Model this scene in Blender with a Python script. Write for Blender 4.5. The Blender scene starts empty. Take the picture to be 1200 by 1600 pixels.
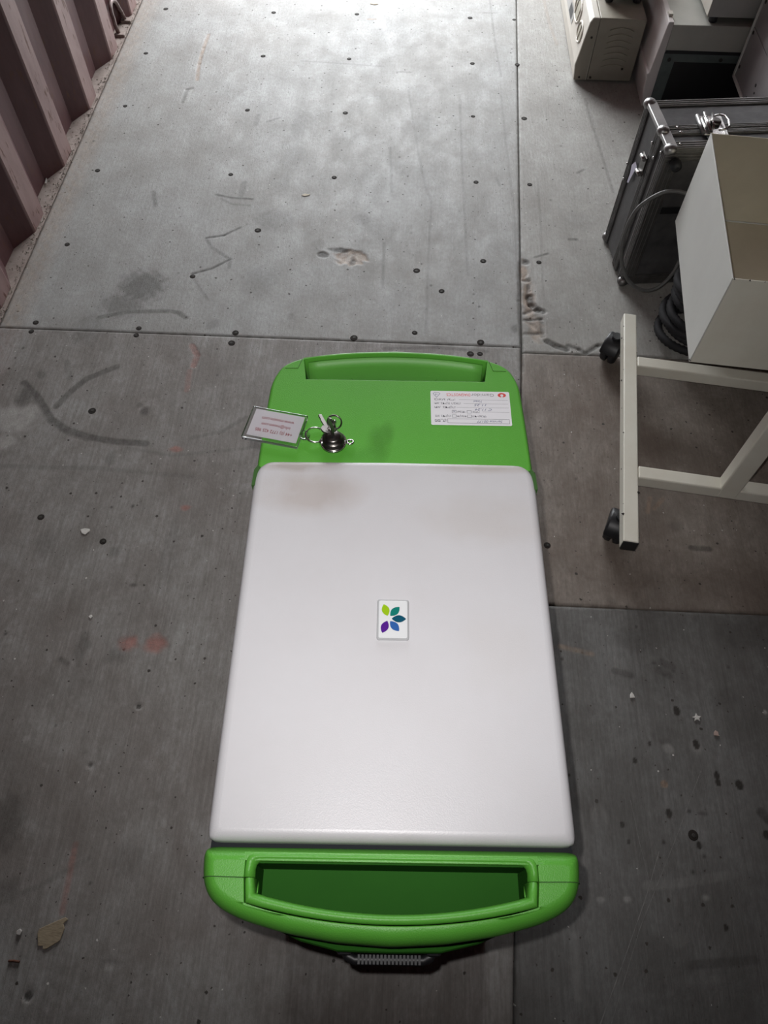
import bpy, bmesh, math, random
import numpy as np
from mathutils import Vector, Matrix
random.seed(7)
rng = np.random.default_rng(7)
scene = bpy.context.scene
COL = scene.collection
PI = math.pi

# ------------------------------------------------------------------ camera
CAM_H = 1.25
F_PX = 1147.0
def cam_axes(a, r, y):
    right = np.array([1, 0, 0.]); fwd = np.array([0, math.cos(a), -math.sin(a)])
    down = np.cross(fwd, right)
    Rz = np.array([[math.cos(y), -math.sin(y), 0], [math.sin(y), math.cos(y), 0], [0, 0, 1]])
    right, fwd, down = Rz @ right, Rz @ fwd, Rz @ down
    return math.cos(r) * right + math.sin(r) * down, -math.sin(r) * right + math.cos(r) * down, fwd
AX = cam_axes(1.02565462, -0.01248926, 0.03498276)
cam_data = bpy.data.cameras.new('camera'); cam = bpy.data.objects.new('camera', cam_data)
COL.objects.link(cam); scene.camera = cam
cam_data.sensor_fit = 'VERTICAL'; cam_data.sensor_height = 36.0; cam_data.lens = 36.0 * F_PX / 1600
cam_data.clip_start = 0.02; cam_data.clip_end = 100
m = Matrix.Identity(4)
for i in range(3):
    m[i][0] = AX[0][i]; m[i][1] = -AX[1][i]; m[i][2] = -AX[2][i]
m[0][3], m[1][3], m[2][3] = 0, 0, CAM_H
cam.matrix_world = m

def on_level(px, py, z=0.0):
    """world point at height z that was surveyed at photograph pixel px,py"""
    d = AX[0] * (px - 600) / F_PX + AX[1] * (py - 800) / F_PX + AX[2]
    t = (z - CAM_H) / d[2]
    return np.array([d[0] * t, d[1] * t, z])
def on_x(px, py, X):
    d = AX[0] * (px - 600) / F_PX + AX[1] * (py - 800) / F_PX + AX[2]
    t = X / d[0]; return np.array([X, d[1] * t, CAM_H + d[2] * t])
def on_y(px, py, Y):
    d = AX[0] * (px - 600) / F_PX + AX[1] * (py - 800) / F_PX + AX[2]
    t = Y / d[1]; return np.array([d[0] * t, Y, CAM_H + d[2] * t])

# ------------------------------------------------------------------ world, lights, exposure
DOOR_Y = 4.0
X0, X1 = -0.965, 1.365
CEIL = 2.38
world = bpy.data.worlds.new('overcast_sky'); scene.world = world; world.use_nodes = True
bg = world.node_tree.nodes['Background']
bg.inputs['Color'].default_value = (0.94, 0.97, 1.0, 1); bg.inputs['Strength'].default_value = 22.5
_nt = world.node_tree; _tc = _nt.nodes.new('ShaderNodeTexCoord'); _sx = _nt.nodes.new('ShaderNodeSeparateXYZ'); _mr = _nt.nodes.new('ShaderNodeMapRange'); _rp = _nt.nodes.new('ShaderNodeMix')
_nt.links.new(_tc.outputs['Generated'], _sx.inputs[0]); _nt.links.new(_sx.outputs['Z'], _mr.inputs['Value'])      # overcast sky: three times brighter overhead than at the horizon
_rp.data_type = 'RGBA'; _rp.inputs[6].default_value = (.24, .25, .26, 1); _rp.inputs[7].default_value = (.96, .985, 1.0, 1)
_nt.links.new(_mr.outputs['Result'], _rp.inputs[0]); _nt.links.new(_rp.outputs[2], bg.inputs['Color'])
def area(name, loc, rot, sx, sy, power, color=(1, 1, 1), portal=False):
    l = bpy.data.lights.new(name, 'AREA'); l.shape = 'RECTANGLE'; l.size = sx; l.size_y = sy; l.energy = power; l.color = color
    o = bpy.data.objects.new(name, l); COL.objects.link(o); o.location = loc; o.rotation_euler = rot
    if portal: l.cycles.is_portal = True
    return o
LEAF = .50
area('doorway_portal', ((X0 + LEAF) / 2, DOOR_Y + .02, CEIL / 2), (-PI / 2, 0, 0), LEAF - X0, CEIL, 1, portal=True)
# the phone's own flash, beside its lens
fl = bpy.data.lights.new('phone_flash', 'SPOT'); fl.shadow_soft_size = 0.0035; fl.energy = 23.0; fl.spot_size = math.radians(90); fl.spot_blend = .95; fl.color = (1.0, 0.97, 0.96)
flo = bpy.data.objects.new('phone_flash', fl); COL.objects.link(flo)
flo.matrix_world = m.copy()
flo.location = Vector(AX[0] * -0.016 + AX[1] * -0.020) + Vector((0, 0, CAM_H))
scene.view_settings.view_transform = 'Standard'; scene.view_settings.look = 'None'
scene.view_settings.exposure = 0.0; scene.view_settings.gamma = 1.0
scene.view_settings.use_curve_mapping = False

# ------------------------------------------------------------------ materials
def mat(name, col, rough=.5, metal=0., var=.0, vscale=8., col2=None, bump=0., bscale=200., spec=.5, coat=0., trans=0., ior=1.5, stretch=(1, 1, 1)):
    M = bpy.data.materials.new(name); M.use_nodes = True; nt = M.node_tree; b = nt.nodes['Principled BSDF']
    b.inputs['Base Color'].default_value = (*col, 1); b.inputs['Roughness'].default_value = rough
    b.inputs['Metallic'].default_value = metal; b.inputs['Specular IOR Level'].default_value = spec
    b.inputs['Coat Weight'].default_value = coat; b.inputs['Transmission Weight'].default_value = trans; b.inputs['IOR'].default_value = ior
    tc = nt.nodes.new('ShaderNodeTexCoord'); mp = nt.nodes.new('ShaderNodeMapping'); mp.inputs['Scale'].default_value = stretch
    nt.links.new(tc.outputs['Object'], mp.inputs['Vector'])
    n = nt.nodes.new('ShaderNodeTexNoise'); n.inputs['Scale'].default_value = vscale; n.inputs['Detail'].default_value = 6
    n.inputs['Roughness'].default_value = .65
    nt.links.new(mp.outputs['Vector'], n.inputs['Vector'])
    r = nt.nodes.new('ShaderNodeValToRGB'); r.color_ramp.elements[0].position = .35; r.color_ramp.elements[1].position = .68
    c2 = col2 if col2 else tuple(max(0, c * (1 - var)) for c in col)
    r.color_ramp.elements[0].color = (*col, 1); r.color_ramp.elements[1].color = (*c2, 1)
    nt.links.new(n.outputs['Fac'], r.inputs['Fac']); nt.links.new(r.outputs['Color'], b.inputs['Base Color'])
    if bump:
        n2 = nt.nodes.new('ShaderNodeTexNoise'); n2.inputs['Scale'].default_value = bscale; n2.inputs['Detail'].default_value = 3
        nt.links.new(mp.outputs['Vector'], n2.inputs['Vector'])
        bp = nt.nodes.new('ShaderNodeBump'); bp.inputs['Strength'].default_value = bump; bp.inputs['Distance'].default_value = .001
        nt.links.new(n2.outputs['Fac'], bp.inputs['Height']); nt.links.new(bp.outputs['Normal'], b.inputs['Normal'])
    return M
def add_smudges(M, spots):
    """dirt patches with a shape of their own; spots = (x,y,z,sx,sy,sz,colour,strength) in object coordinates"""
    nt = M.node_tree; b = nt.nodes['Principled BSDF']
    tc = nt.nodes.new('ShaderNodeTexCoord')
    wn = nt.nodes.new('ShaderNodeTexNoise'); wn.inputs['Scale'].default_value = 35; wn.inputs['Detail'].default_value = 5
    nt.links.new(tc.outputs['Object'], wn.inputs['Vector'])
    cur = b.inputs['Base Color'].links[0].from_socket
    for (x, y, z, sx, sy, sz, c, s) in spots:
        mp = nt.nodes.new('ShaderNodeMapping'); mp.vector_type = 'POINT'
        mp.inputs['Scale'].default_value = (1 / sx, 1 / sy, 1 / sz); mp.inputs['Location'].default_value = (-x / sx, -y / sy, -z / sz)
        nt.links.new(tc.outputs['Object'], mp.inputs['Vector'])
        g = nt.nodes.new('ShaderNodeTexGradient'); g.gradient_type = 'SPHERICAL'; nt.links.new(mp.outputs['Vector'], g.inputs['Vector'])
        mu = nt.nodes.new('ShaderNodeMath'); mu.operation = 'MULTIPLY'; nt.links.new(g.outputs['Fac'], mu.inputs[0]); nt.links.new(wn.outputs['Fac'], mu.inputs[1])
        mr = nt.nodes.new('ShaderNodeMapRange'); mr.inputs['From Min'].default_value = .04; mr.inputs['From Max'].default_value = .34; mr.inputs['To Max'].default_value = s
        nt.links.new(mu.outputs[0], mr.inputs['Value'])
        mx = nt.nodes.new('ShaderNodeMix'); mx.data_type = 'RGBA'; mx.inputs[7].default_value = (*c, 1)
        nt.links.new(mr.outputs['Result'], mx.inputs[0]); nt.links.new(cur, mx.inputs[6]); cur = mx.outputs[2]
    nt.links.new(cur, b.inputs['Base Color'])

m_green = mat('green_plastic', (.098, .365, .042), .42, spec=.38, var=.10, vscale=5, bump=.25, bscale=900)
add_smudges(m_green, [(-.018, .215, .6, .018, .032, .05, (.06, .24, .02), .9), (-.008, .232, .6, .01, .02, .05, (.06, .24, .02), .8), (-.05, .2, .6, .05, .018, .05, (.07, .28, .03), .7)])
m_green_dk = mat('green_plastic_deep', (.10, .33, .05), .5, var=.1, vscale=5, bump=.2, bscale=900)
m_white = mat('white_plastic', (.55, .55, .57), .38, col2=(.525, .52, .535), vscale=6, bump=.12, bscale=900)
add_smudges(m_white, [(-.09, .15, .6, .075, .035, .05, (.36, .30, .26), .45), (-.10, .185, .6, .06, .012, .05, (.28, .22, .18), .5), (.09, .12, .6, .09, .04, .05, (.46, .43, .41), .35), (.1, -.02, .6, .05, .06, .05, (.50, .48, .47), .25), (.1, .185, .6, .08, .01, .05, (.36, .31, .27), .5), (0, -.19, .6, .2, .012, .05, (.3, .28, .26), .4)])
m_pocket = mat('green_with_painted_shade', (.020, .105, .010), .75, spec=.12, var=.15, vscale=5, bump=.2, bscale=900)  # case green darkened, so the shade of the pocket sits in the colour
m_gasket = mat('gap_seal', (.014, .016, .019), .8, spec=.2)
m_black = mat('black_plastic', (.012, .012, .014), .45, var=.3, vscale=30)
m_rubber = mat('black_rubber', (.016, .017, .02), .55, var=.3, vscale=40)
m_seam = mat('dark_seam', (.03, .10, .015), .8)
m_chrome = mat('chrome', (.55, .54, .53), .22, 1.0)
m_nickel = mat('dark_nickel', (.17, .16, .15), .30, 1.0, var=.4, vscale=90)
m_brass = mat('brass_key', (.62, .55, .40), .3, 1.0, var=.4, vscale=60)
m_paper = mat('paper_insert', (.88, .84, .89), .6)
m_acrylic = mat('clear_acrylic', (.96, .985, .98), .03, trans=1.0, ior=1.49)
m_red_ink = mat('red_ink', (.34, .01, .04), .6)
m_sticker = mat('sticker_paper', (.72, .72, .75), .45)
m_ink = mat('grey_ink', (.10, .10, .12), .6)
m_pen = mat('blue_pen_ink', (.14, .16, .26), .6)
m_brand = mat('red_print', (.62, .06, .05), .5)
m_brandg = mat('grey_print', (.28, .26, .27), .5)
m_badge_rim = mat('badge_rim', (.40, .41, .42), .12, coat=.5)
m_badge = mat('badge_face', (.66, .68, .69), .15, coat=1.0)
PET = {'lime': (.28, .47, .01), 'teal': (.005, .17, .14), 'deep_teal': (.004, .07, .12), 'blue': (.025, .10, .33), 'purple': (.075, .012, .22)}
m_pet = {k: mat('petal_' + k, v, .25, coat=.6) for k, v in PET.items()}
m_cream = mat('cream_enamel', (.74, .725, .64), .35, col2=(.68, .65, .56), vscale=9, bump=.1, bscale=300)
m_cream_in = mat('cream_enamel_inside', (.72, .67, .53), .26, col2=(.64, .59, .46), vscale=7)
m_boxwhite = mat('pale_enamel', (.66, .665, .63), .4, col2=(.61, .61, .58), vscale=6)
m_chip = mat('chipped_metal', (.03, .022, .02), .7)
m_alu = mat('brushed_aluminium', (.24, .237, .233), .42, .85, col2=(.16, .155, .15), vscale=25, bump=.2, bscale=300)
m_alu_lt = mat('polished_aluminium', (.33, .33, .33), .38, .9, col2=(.42, .41, .40), vscale=30)
m_lam = mat('grey_laminate', (.105, .103, .105), .45, .25, col2=(.055, .054, .056), vscale=22, bump=.15, bscale=500)
m_beige = mat('beige_plastic', (.33, .305, .25), .5, col2=(.27, .245, .20), vscale=10, bump=.1, bscale=600)
m_beige_lt = mat('light_beige_plastic', (.60, .57, .51), .45, col2=(.54, .50, .44), vscale=8)
m_fascia = mat('offwhite_fascia', (.58, .54, .53), .45, col2=(.52, .47, .46), vscale=7)
m_topc = mat('warm_grey_enamel', (.42, .415, .375), .5, col2=(.36, .355, .32), vscale=8)
m_grip = mat('grip_recess', (.36, .34, .27), .6)
m_slate = mat('slate_green_metal', (.13, .155, .15), .5, .2, col2=(.08, .10, .098), vscale=14)
m_cab = mat('grey_sheet_metal', (.36, .34, .345), .45, .3, col2=(.29, .275, .28), vscale=10, bump=.15, bscale=200)
m_greybox = mat('grey_enamel', (.42, .415, .40), .5, col2=(.34, .335, .32), vscale=8)
m_cable = mat('grey_cable', (.14, .14, .135), .5, var=.3, vscale=50)
m_hose = mat('black_hose', (.014, .014, .017), .75, var=.3, vscale=50)
m_screw = mat('screw_steel', (.055, .05, .045), .7, .3, var=.5, vscale=300)
m_hole = mat('hole_dirt', (.018, .014, .011), .95)
m_chipw = mat('white_chip', (.66, .64, .60), .8, var=.2, vscale=200)
m_card = mat('brown_card', (.34, .28, .19), .85, col2=(.20, .155, .10), vscale=120, stretch=(1, 5, 1))
m_twig = mat('rust_brown', (.12, .05, .03), .9, var=.4, vscale=80)
m_stickerp = mat('lilac_sticker', (.60, .58, .70), .5)

# floor: grey dusty plywood; the 'mark' colour attribute carries stains (R dark, G pale, B bare wood)
def floor_mat(name, c1, c2, grain, wood1=(.40, .30, .22), wood2=(.17, .11, .075), mott=.5):
    M = bpy.data.materials.new(name); M.use_nodes = True; nt = M.node_tree; N = nt.nodes; Lk = nt.links; b = N['Principled BSDF']
    geo = N.new('ShaderNodeNewGeometry')
    def mapped(stretch, rot=0):
        mp = N.new('ShaderNodeMapping'); mp.inputs['Scale'].default_value = stretch; mp.inputs['Rotation'].default_value = (0, 0, rot); Lk.new(geo.outputs['Position'], mp.inputs['Vector']); return mp.outputs['Vector']
    def noise(scale, detail, stretch, rough=.6, rot=0, dist=0):
        n = N.new('ShaderNodeTexNoise'); n.inputs['Scale'].default_value = scale; n.inputs['Detail'].default_value = detail; n.inputs['Roughness'].default_value = rough; n.inputs['Distortion'].default_value = dist
        Lk.new(mapped(stretch, rot), n.inputs['Vector']); return n.outputs['Fac']
    def ramp(fac, a, bb, ca, cb):
        r = N.new('ShaderNodeMapRange'); r.inputs['From Min'].default_value = a; r.inputs['From Max'].default_value = bb
        r.inputs['To Min'].default_value = ca; r.inputs['To Max'].default_value = cb; Lk.new(fac, r.inputs['Value']); return r.outputs['Result']
    def mul(x, y):
        r = N.new('ShaderNodeMath'); r.operation = 'MULTIPLY'; Lk.new(x, r.inputs[0]); Lk.new(y, r.inputs[1]); return r.outputs[0]
    def mix(fac, A, B, blend='MIX'):
        x = N.new('ShaderNodeMix'); x.data_type = 'RGBA'; x.blend_type = blend
        for s, v in ((0, fac), (6, A), (7, B)):
            if isinstance(v, (tuple, float, int)): x.inputs[s].default_value = v if not isinstance(v, tuple) else (*v, 1)
            else: Lk.new(v, x.inputs[s])
        return x.outputs[2]
    def specks(scale, size, seed, thr):
        """sparse crisp dots: Voronoi cells, only those whose random value passes"""
        v = N.new('ShaderNodeTexVoronoi'); v.voronoi_dimensions = '2D'; v.inputs['Scale'].default_value = scale; v.inputs['Randomness'].default_value = 1
        ad = N.new('ShaderNodeVectorMath'); ad.operation = 'ADD'; ad.inputs[1].default_value = (seed, seed * 2.3, 0)
        wv = N.new('ShaderNodeTexNoise'); wv.inputs['Scale'].default_value = 300; Lk.new(geo.outputs['Position'], wv.inputs['Vector'])
        sc = N.new('ShaderNodeVectorMath'); sc.operation = 'SCALE'; sc.inputs['Scale'].default_value = .004; Lk.new(wv.outputs['Color'], sc.inputs[0])
        a2 = N.new('ShaderNodeVectorMath'); a2.operation = 'ADD'; Lk.new(geo.outputs['Position'], a2.inputs[0]); Lk.new(sc.outputs[0], a2.inputs[1])
        Lk.new(a2.outputs[0], ad.inputs[0]); Lk.new(ad.outputs[0], v.inputs['Vector'])
        sp_ = N.new('ShaderNodeSeparateColor'); Lk.new(v.outputs['Color'], sp_.inputs['Color'])
        pick = ramp(sp_.outputs['Red'], thr, thr + .01, 0, 1)
        rad = ramp(sp_.outputs['Green'], 0, 1, size * .35, size)
        d = N.new('ShaderNodeMath'); d.operation = 'SUBTRACT'; Lk.new(rad, d.inputs[0]); Lk.new(v.outputs['Distance'], d.inputs[1])
        return mul(ramp(d.outputs[0], 0, size * .25, 0, 1), pick)
    big = noise(3.2, 8, (1, 1, 1), .68, dist=.3)
    big2 = noise(6.5, 9, (1, 1, 1), .72, rot=1, dist=.6)
    mid = noise(14, 9, (1, .6, 1), .75, dist=.2)
    fine = noise(160, 4, (1, .5, 1), .7)
    streak = noise(60, 7, (3.0, .14, 1), .75, rot=.02)
    scr = noise(55, 5, (3.2, .10, 1), .8, rot=.35); scr2 = noise(45, 5, (3.4, .09, 1), .8, rot=-.8)
    col = mix(ramp(big, .38, .64, 0, 1), c1, c2)
    col = mix(ramp(big2, .50, .66, 0, mott), col, (c2[0] * .62, c2[1] * .60, c2[2] * .58))
    col = mix(ramp(big2, .46, .34, 0, mott), col, (c1[0] * 1.22, c1[1] * 1.24, c1[2] * 1.26))
    col = mix(ramp(mid, .44, .70, 0, mott), col, (c2[0] * .60, c2[1] * .57, c2[2] * .54))
    col = mix(ramp(mid, .47, .28, 0, mott), col, (c1[0] * 1.25, c1[1] * 1.27, c1[2] * 1.29))
    col = mix(ramp(streak, .42, .70, 0, grain), col, (c2[0] * .45, c2[1] * .42, c2[2] * .40))
    col = mix(ramp(streak, .42, .25, 0, grain * .5), col, (c1[0] * 1.5, c1[1] * 1.48, c1[2] * 1.45))
    col = mix(ramp(scr, .66, .74, 0, .35), col, (c1[0] * 1.5, c1[1] * 1.5, c1[2] * 1.48))
    col = mix(ramp(scr2, .67, .75, 0, .30), col, (c1[0] * 1.4, c1[1] * 1.4, c1[2] * 1.38))
    col = mix(ramp(fine, .38, .70, 0, .40), col, (c2[0] * .60, c2[1] * .58, c2[2] * .56))
    col = mix(specks(22, .075, 3.1, .72), col, (.045, .038, .032))
    col = mix(specks(60, .10, 7.7, .86), col, (.05, .042, .036))
    col = mix(specks(36, .06, 11.3, .90), col, (.55, .53, .50))
    at = N.new('ShaderNodeAttribute'); at.attribute_name = 'mark'; sp = N.new('ShaderNodeSeparateColor'); Lk.new(at.outputs['Color'], sp.inputs['Color'])
    br = noise(90, 5, (1, .35, 1) if wood1[0] < .41 else (.35, 1, 1), .7)
    wood = mix(ramp(br, .35, .65, 0, 1), wood1, wood2)
    col = mix(sp.outputs['Blue'], col, wood)
    col = mix(mul(sp.outputs['Green'], ramp(mid, .42, .58, .15, 1)), col, (.50, .49, .465))
    col = mix(sp.outputs['Red'], col, (.030, .026, .022))
    Lk.new(col, b.inputs['Base Color'])
    rr = ramp(mid, .3, .7, .50, .72); Lk.new(rr, b.inputs['Roughness']); b.inputs['Specular IOR Level'].default_value = .38
    bp = N.new('ShaderNodeBump'); bp.inputs['Strength'].default_value = .6; bp.inputs['Distance'].default_value = .0014
    hs = N.new('ShaderNodeMath'); hs.operation = 'ADD'; Lk.new(fine, hs.inputs[0]); Lk.new(streak, hs.inputs[1])
    Lk.new(hs.outputs[0], bp.inputs['Height']); Lk.new(bp.outputs['Normal'], b.inputs['Normal'])
    return M
mf_A = floor_mat('plywood_far_left', (.355, .36, .355), (.30, .295, .28), .14, mott=.32)
mf_B = floor_mat('plywood_near_left', (.315, .31, .296), (.225, .205, .19), .48, wood1=(.42, .17, .14), wood2=(.20, .075, .06), mott=.5)
mf_C = floor_mat('plywood_far_right', (.37, .365, .345), (.305, .295, .275), .18, mott=.32)
mf_D = floor_mat('plywood_patch', (.275, .245, .215), (.185, .15, .125), .3, mott=.5)
mf_E = floor_mat('plywood_near_right', (.185, .184, .178), (.132, .128, .122), .48, mott=.5)

def wall_mat(ridges=True):
    M = bpy.data.materials.new('maroon_container_paint'); M.use_nodes = True; nt = M.node_tree; N = nt.nodes; Lk = nt.links; b = N['Principled BSDF']
    geo = N.new('ShaderNodeNewGeometry')
    mp = N.new('ShaderNodeMapping'); mp.inputs['Scale'].default_value = (1, 1, .35); Lk.new(geo.outputs['Position'], mp.inputs['Vector'])
    n = N.new('ShaderNodeTexNoise'); n.inputs['Scale'].default_value = 9; n.inputs['Detail'].default_value = 8; n.inputs['Roughness'].default_value = .7; Lk.new(mp.outputs['Vector'], n.inputs['Vector'])
    r = N.new('ShaderNodeValToRGB'); e = r.color_ramp.elements
    e[0].position = .36; e[0].color = (.060, .018, .022, 1); e[1].position = .62; e[1].color = (.105, .045, .047, 1)
    Lk.new(n.outputs['Fac'], r.inputs['Fac'])
    n2 = N.new('ShaderNodeTexNoise'); n2.inputs['Scale'].default_value = 70; n2.inputs['Detail'].default_value = 6; Lk.new(mp.outputs['Vector'], n2.inputs['Vector'])
    r2 = N.new('ShaderNodeValToRGB'); r2.color_ramp.elements[0].position = .60; r2.color_ramp.elements[1].position = .68; Lk.new(n2.outputs['Fac'], r2.inputs['Fac'])
    x = N.new('ShaderNodeMix'); x.data_type = 'RGBA'; x.inputs[7].default_value = (.10, .04, .025, 1)
    sx = N.new('ShaderNodeSeparateXYZ'); Lk.new(geo.outputs['Position'], sx.inputs[0])
    ab = N.new('ShaderNodeMath'); ab.operation = 'SUBTRACT'; ab.inputs[1].default_value = .2; Lk.new(sx.outputs['X'], ab.inputs[0])
    ab2 = N.new('ShaderNodeMath'); ab2.operation = 'ABSOLUTE'; Lk.new(ab.outputs[0], ab2.inputs[0])      # distance from the container's middle line
    rg = N.new('ShaderNodeMapRange'); rg.inputs['From Min'].default_value = 1.168; rg.inputs['From Max'].default_value = 1.1655; Lk.new(ab2.outputs[0], rg.inputs['Value'])
    wr = N.new('ShaderNodeMix'); wr.data_type = 'RGBA'; wr.inputs[7].default_value = (.30, .205, .195, 1) if ridges else (.08, .03, .03, 1)      # the inner ridges are rubbed and dusty
    wf = N.new('ShaderNodeMath'); wf.operation = 'MULTIPLY'; Lk.new(rg.outputs['Result'], wf.inputs[0]); wn = N.new('ShaderNodeMapRange'); wn.inputs['From Min'].default_value = .3; wn.inputs['From Max'].default_value = .6; wn.inputs['To Min'].default_value = .5; Lk.new(n.outputs['Fac'], wn.inputs['Value']); Lk.new(wn.outputs['Result'], wf.inputs[1])
    Lk.new(wf.outputs[0], wr.inputs[0]); Lk.new(r.outputs['Color'], wr.inputs[6])
    Lk.new(r2.outputs['Color'], x.inputs[0]); Lk.new(wr.outputs[2], x.inputs[6]); Lk.new(x.outputs[2], b.inputs['Base Color'])
    b.inputs['Roughness'].default_value = .42
    bp = N.new('ShaderNodeBump'); bp.inputs['Strength'].default_value = .3; bp.inputs['Distance'].default_value = .001; Lk.new(n2.outputs['Fac'], bp.inputs['Height']); Lk.new(bp.outputs['Normal'], b.inputs['Normal'])
    return M
m_wall = wall_mat(); m_ceil = wall_mat(False)
m_rail = mat('dusty_bottom_rail', (.34, .29, .26), .85, col2=(.22, .17, .15), vscale=22, bump=.6, bscale=120)
m_dirt = mat('gutter_dirt', (.30, .27, .22), .95, col2=(.13, .11, .09), vscale=60, bump=1, bscale=150)
m_under = mat('steel_underfloor', (.05, .045, .04), .9)
m_ground = mat('outdoor_concrete', (.45, .44, .42), .9, var=.2, vscale=1)

# ------------------------------------------------------------------ helpers
class MB:
    def __init__(s): s.v = []; s.f = []; s.sm = []
    def add(s, vs, fs, smooth=False):
        o = len(s.v); s.v += [tuple(map(float, p)) for p in vs]; s.f += [tuple(i + o for i in f) for f in fs]; s.sm += [smooth] * len(fs); return s
    def box(s, x0, x1, y0, y1, z0, z1):
        v = [(x0, y0, z0), (x1, y0, z0), (x1, y1, z0), (x0, y1, z0), (x0, y0, z1), (x1, y0, z1), (x1, y1, z1), (x0, y1, z1)]
        return s.add(v, [(3, 2, 1, 0), (4, 5, 6, 7), (0, 1, 5, 4), (1, 2, 6, 5), (2, 3, 7, 6), (3, 0, 4, 7)])
    def prism(s, pts, axis, a, b, smooth=False):
        """extrude a 2-D outline between a and b along an axis ('x','y','z')"""
        n = len(pts)
        def P(p, t): return {'z': (p[0], p[1], t), 'y': (p[0], t, p[1]), 'x': (t, p[0], p[1])}[axis]
        v = [P(p, a) for p in pts] + [P(p, b) for p in pts]
        s.add(v, [tuple(range(n))[::-1], tuple(range(n, 2 * n))])
        s.add(v, [(i, (i + 1) % n, n + (i + 1) % n, n + i) for i in range(n)], smooth); return s
    def tube(s, pts, r, n=10, closed=False, caps=True, rs=None):
        P = [np.array(p, float) for p in pts]; k = len(P); rings = []; prev = None
        for i in range(k):
            a = P[(i - 1) % k] if (closed or i > 0) else P[i]; b = P[(i + 1) % k] if (closed or i < k - 1) else P[i]
            t = b - a; t /= (np.linalg.norm(t) + 1e-12)
            if prev is None:
                u = np.cross(t, [0, 0, 1.]);
                if np.linalg.norm(u) < 1e-3: u = np.cross(t, [1., 0, 0])
            else: u = prev - t * np.dot(prev, t)
            u /= (np.linalg.norm(u) + 1e-12); w = np.cross(t, u); prev = u
            rr = rs[i] if rs else r
            rings.append([P[i] + rr * (math.cos(2 * PI * j / n) * u + math.sin(2 * PI * j / n) * w) for j in range(n)])
        vs = [p for R_ in rings for p in R_]; fs = []
        for i in range(k if closed else k - 1):
            for j in range(n):
                a = i * n + j; b = i * n + (j + 1) % n; c = ((i + 1) % k) * n + (j + 1) % n; d = ((i + 1) % k) * n + j
                fs.append((a, b, c, d))
        s.add(vs, fs, True)
        if caps and not closed:
            s.add(rings[0], [tuple(range(n))[::-1]]); s.add(rings[-1], [tuple(range(n))])
        return s
    def lathe(s, prof, c=(0, 0, 0), n=24, axis='z', smooth=True):
        vs = []
        for (r, h) in prof:
            for j in range(n):
                a = 2 * PI * j / n; x, y = r * math.cos(a), r * math.sin(a)
                p = {'z': (x, y, h), 'x': (h, x, y), 'y': (y, h, x)}[axis]
                vs.append((p[0] + c[0], p[1] + c[1], p[2] + c[2]))
        k = len(prof); fs = [(i * n + j, i * n + (j + 1) % n, (i + 1) * n + (j + 1) % n, (i + 1) * n + j) for i in range(k - 1) for j in range(n)]
        fs += [tuple(range(n))[::-1], tuple(range((k - 1) * n, k * n))]
        s.add(vs, fs[:-2], smooth); s.add(vs, fs[-2:], False); return s
    def build(s, name, material, parent=None, bevel=0, seg=2, loc=None, rot=None, autosmooth=False):
        me = bpy.data.meshes.new(name); me.from_pydata(s.v, [], s.f)
        me.polygons.foreach_set('use_smooth', s.sm if not autosmooth else [True] * len(s.f)); me.update()
        bm = bmesh.new(); bm.from_mesh(me); bmesh.ops.remove_doubles(bm, verts=bm.verts, dist=1e-6); bmesh.ops.recalc_face_normals(bm, faces=bm.faces); bm.to_mesh(me); bm.free()
        o = bpy.data.objects.new(name, me); COL.objects.link(o)
        me.materials.append(material)
        if parent is not None: o.parent = parent
        if loc is not None: o.location = loc
        if rot is not None: o.rotation_euler = rot
        if bevel:
            bv = o.modifiers.new('bevel', 'BEVEL'); bv.width = bevel; bv.segments = seg; bv.limit_method = 'ANGLE'; bv.angle_limit = math.radians(35)
            bv.harden_normals = False
        return o
def box_obj(name, dims, material, parent=None, bevel=0, seg=2): return MB().box(*dims).build(name, material, parent, bevel, seg)
def tag(o, label=None, cat=None, group=None, kind=None):
    if label: o['label'] = label
    if cat: o['category'] = cat
    if group: o['group'] = group
    if kind: o['kind'] = kind
    return o
def thing(name, label, cat, loc=(0, 0, 0), rotz=0, group=None):
    o = bpy.data.objects.new(name, None); COL.objects.link(o); o.empty_display_size = .05
    o.location = loc; o.rotation_euler = (0, 0, rotz); return tag(o, label, cat, group)
def lettering(s, size, material, parent, x, y, z, name='lettering', rotz=PI, width=None, align='CENTER', shear=0, bold=0.0):
    cu = bpy.data.curves.new('t', 'FONT'); cu.body = s; cu.size = size; cu.extrude = .00006; cu.align_x = align; cu.align_y = 'CENTER'; cu.shear = shear; cu.resolution_u = 3; cu.offset = bold
    t = bpy.data.objects.new('t', cu); COL.objects.link(t)
    dg = bpy.context.evaluated_depsgraph_get(); me = bpy.data.meshes.new_from_object(t.evaluated_get(dg))
    bpy.data.objects.remove(t); bpy.data.curves.remove(cu)
    me.name = name; me.materials.clear(); me.materials.append(material)
    o = bpy.data.objects.new(name, me); COL.objects.link(o); o.parent = parent; o.location = (x, y, z); o.rotation_euler = (0, 0, rotz)
    if width and len(me.vertices):
        xs = [v.co.x for v in me.vertices]; w = max(xs) - min(xs)
        if w > 0: o.scale = (width / w, 1, 1)
    return o
def ccw(P):
    A = sum(P[i - 1][0] * P[i][1] - P[i][0] * P[i - 1][1] for i in range(len(P))); return list(P) if A > 0 else list(P)[::-1]
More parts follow.
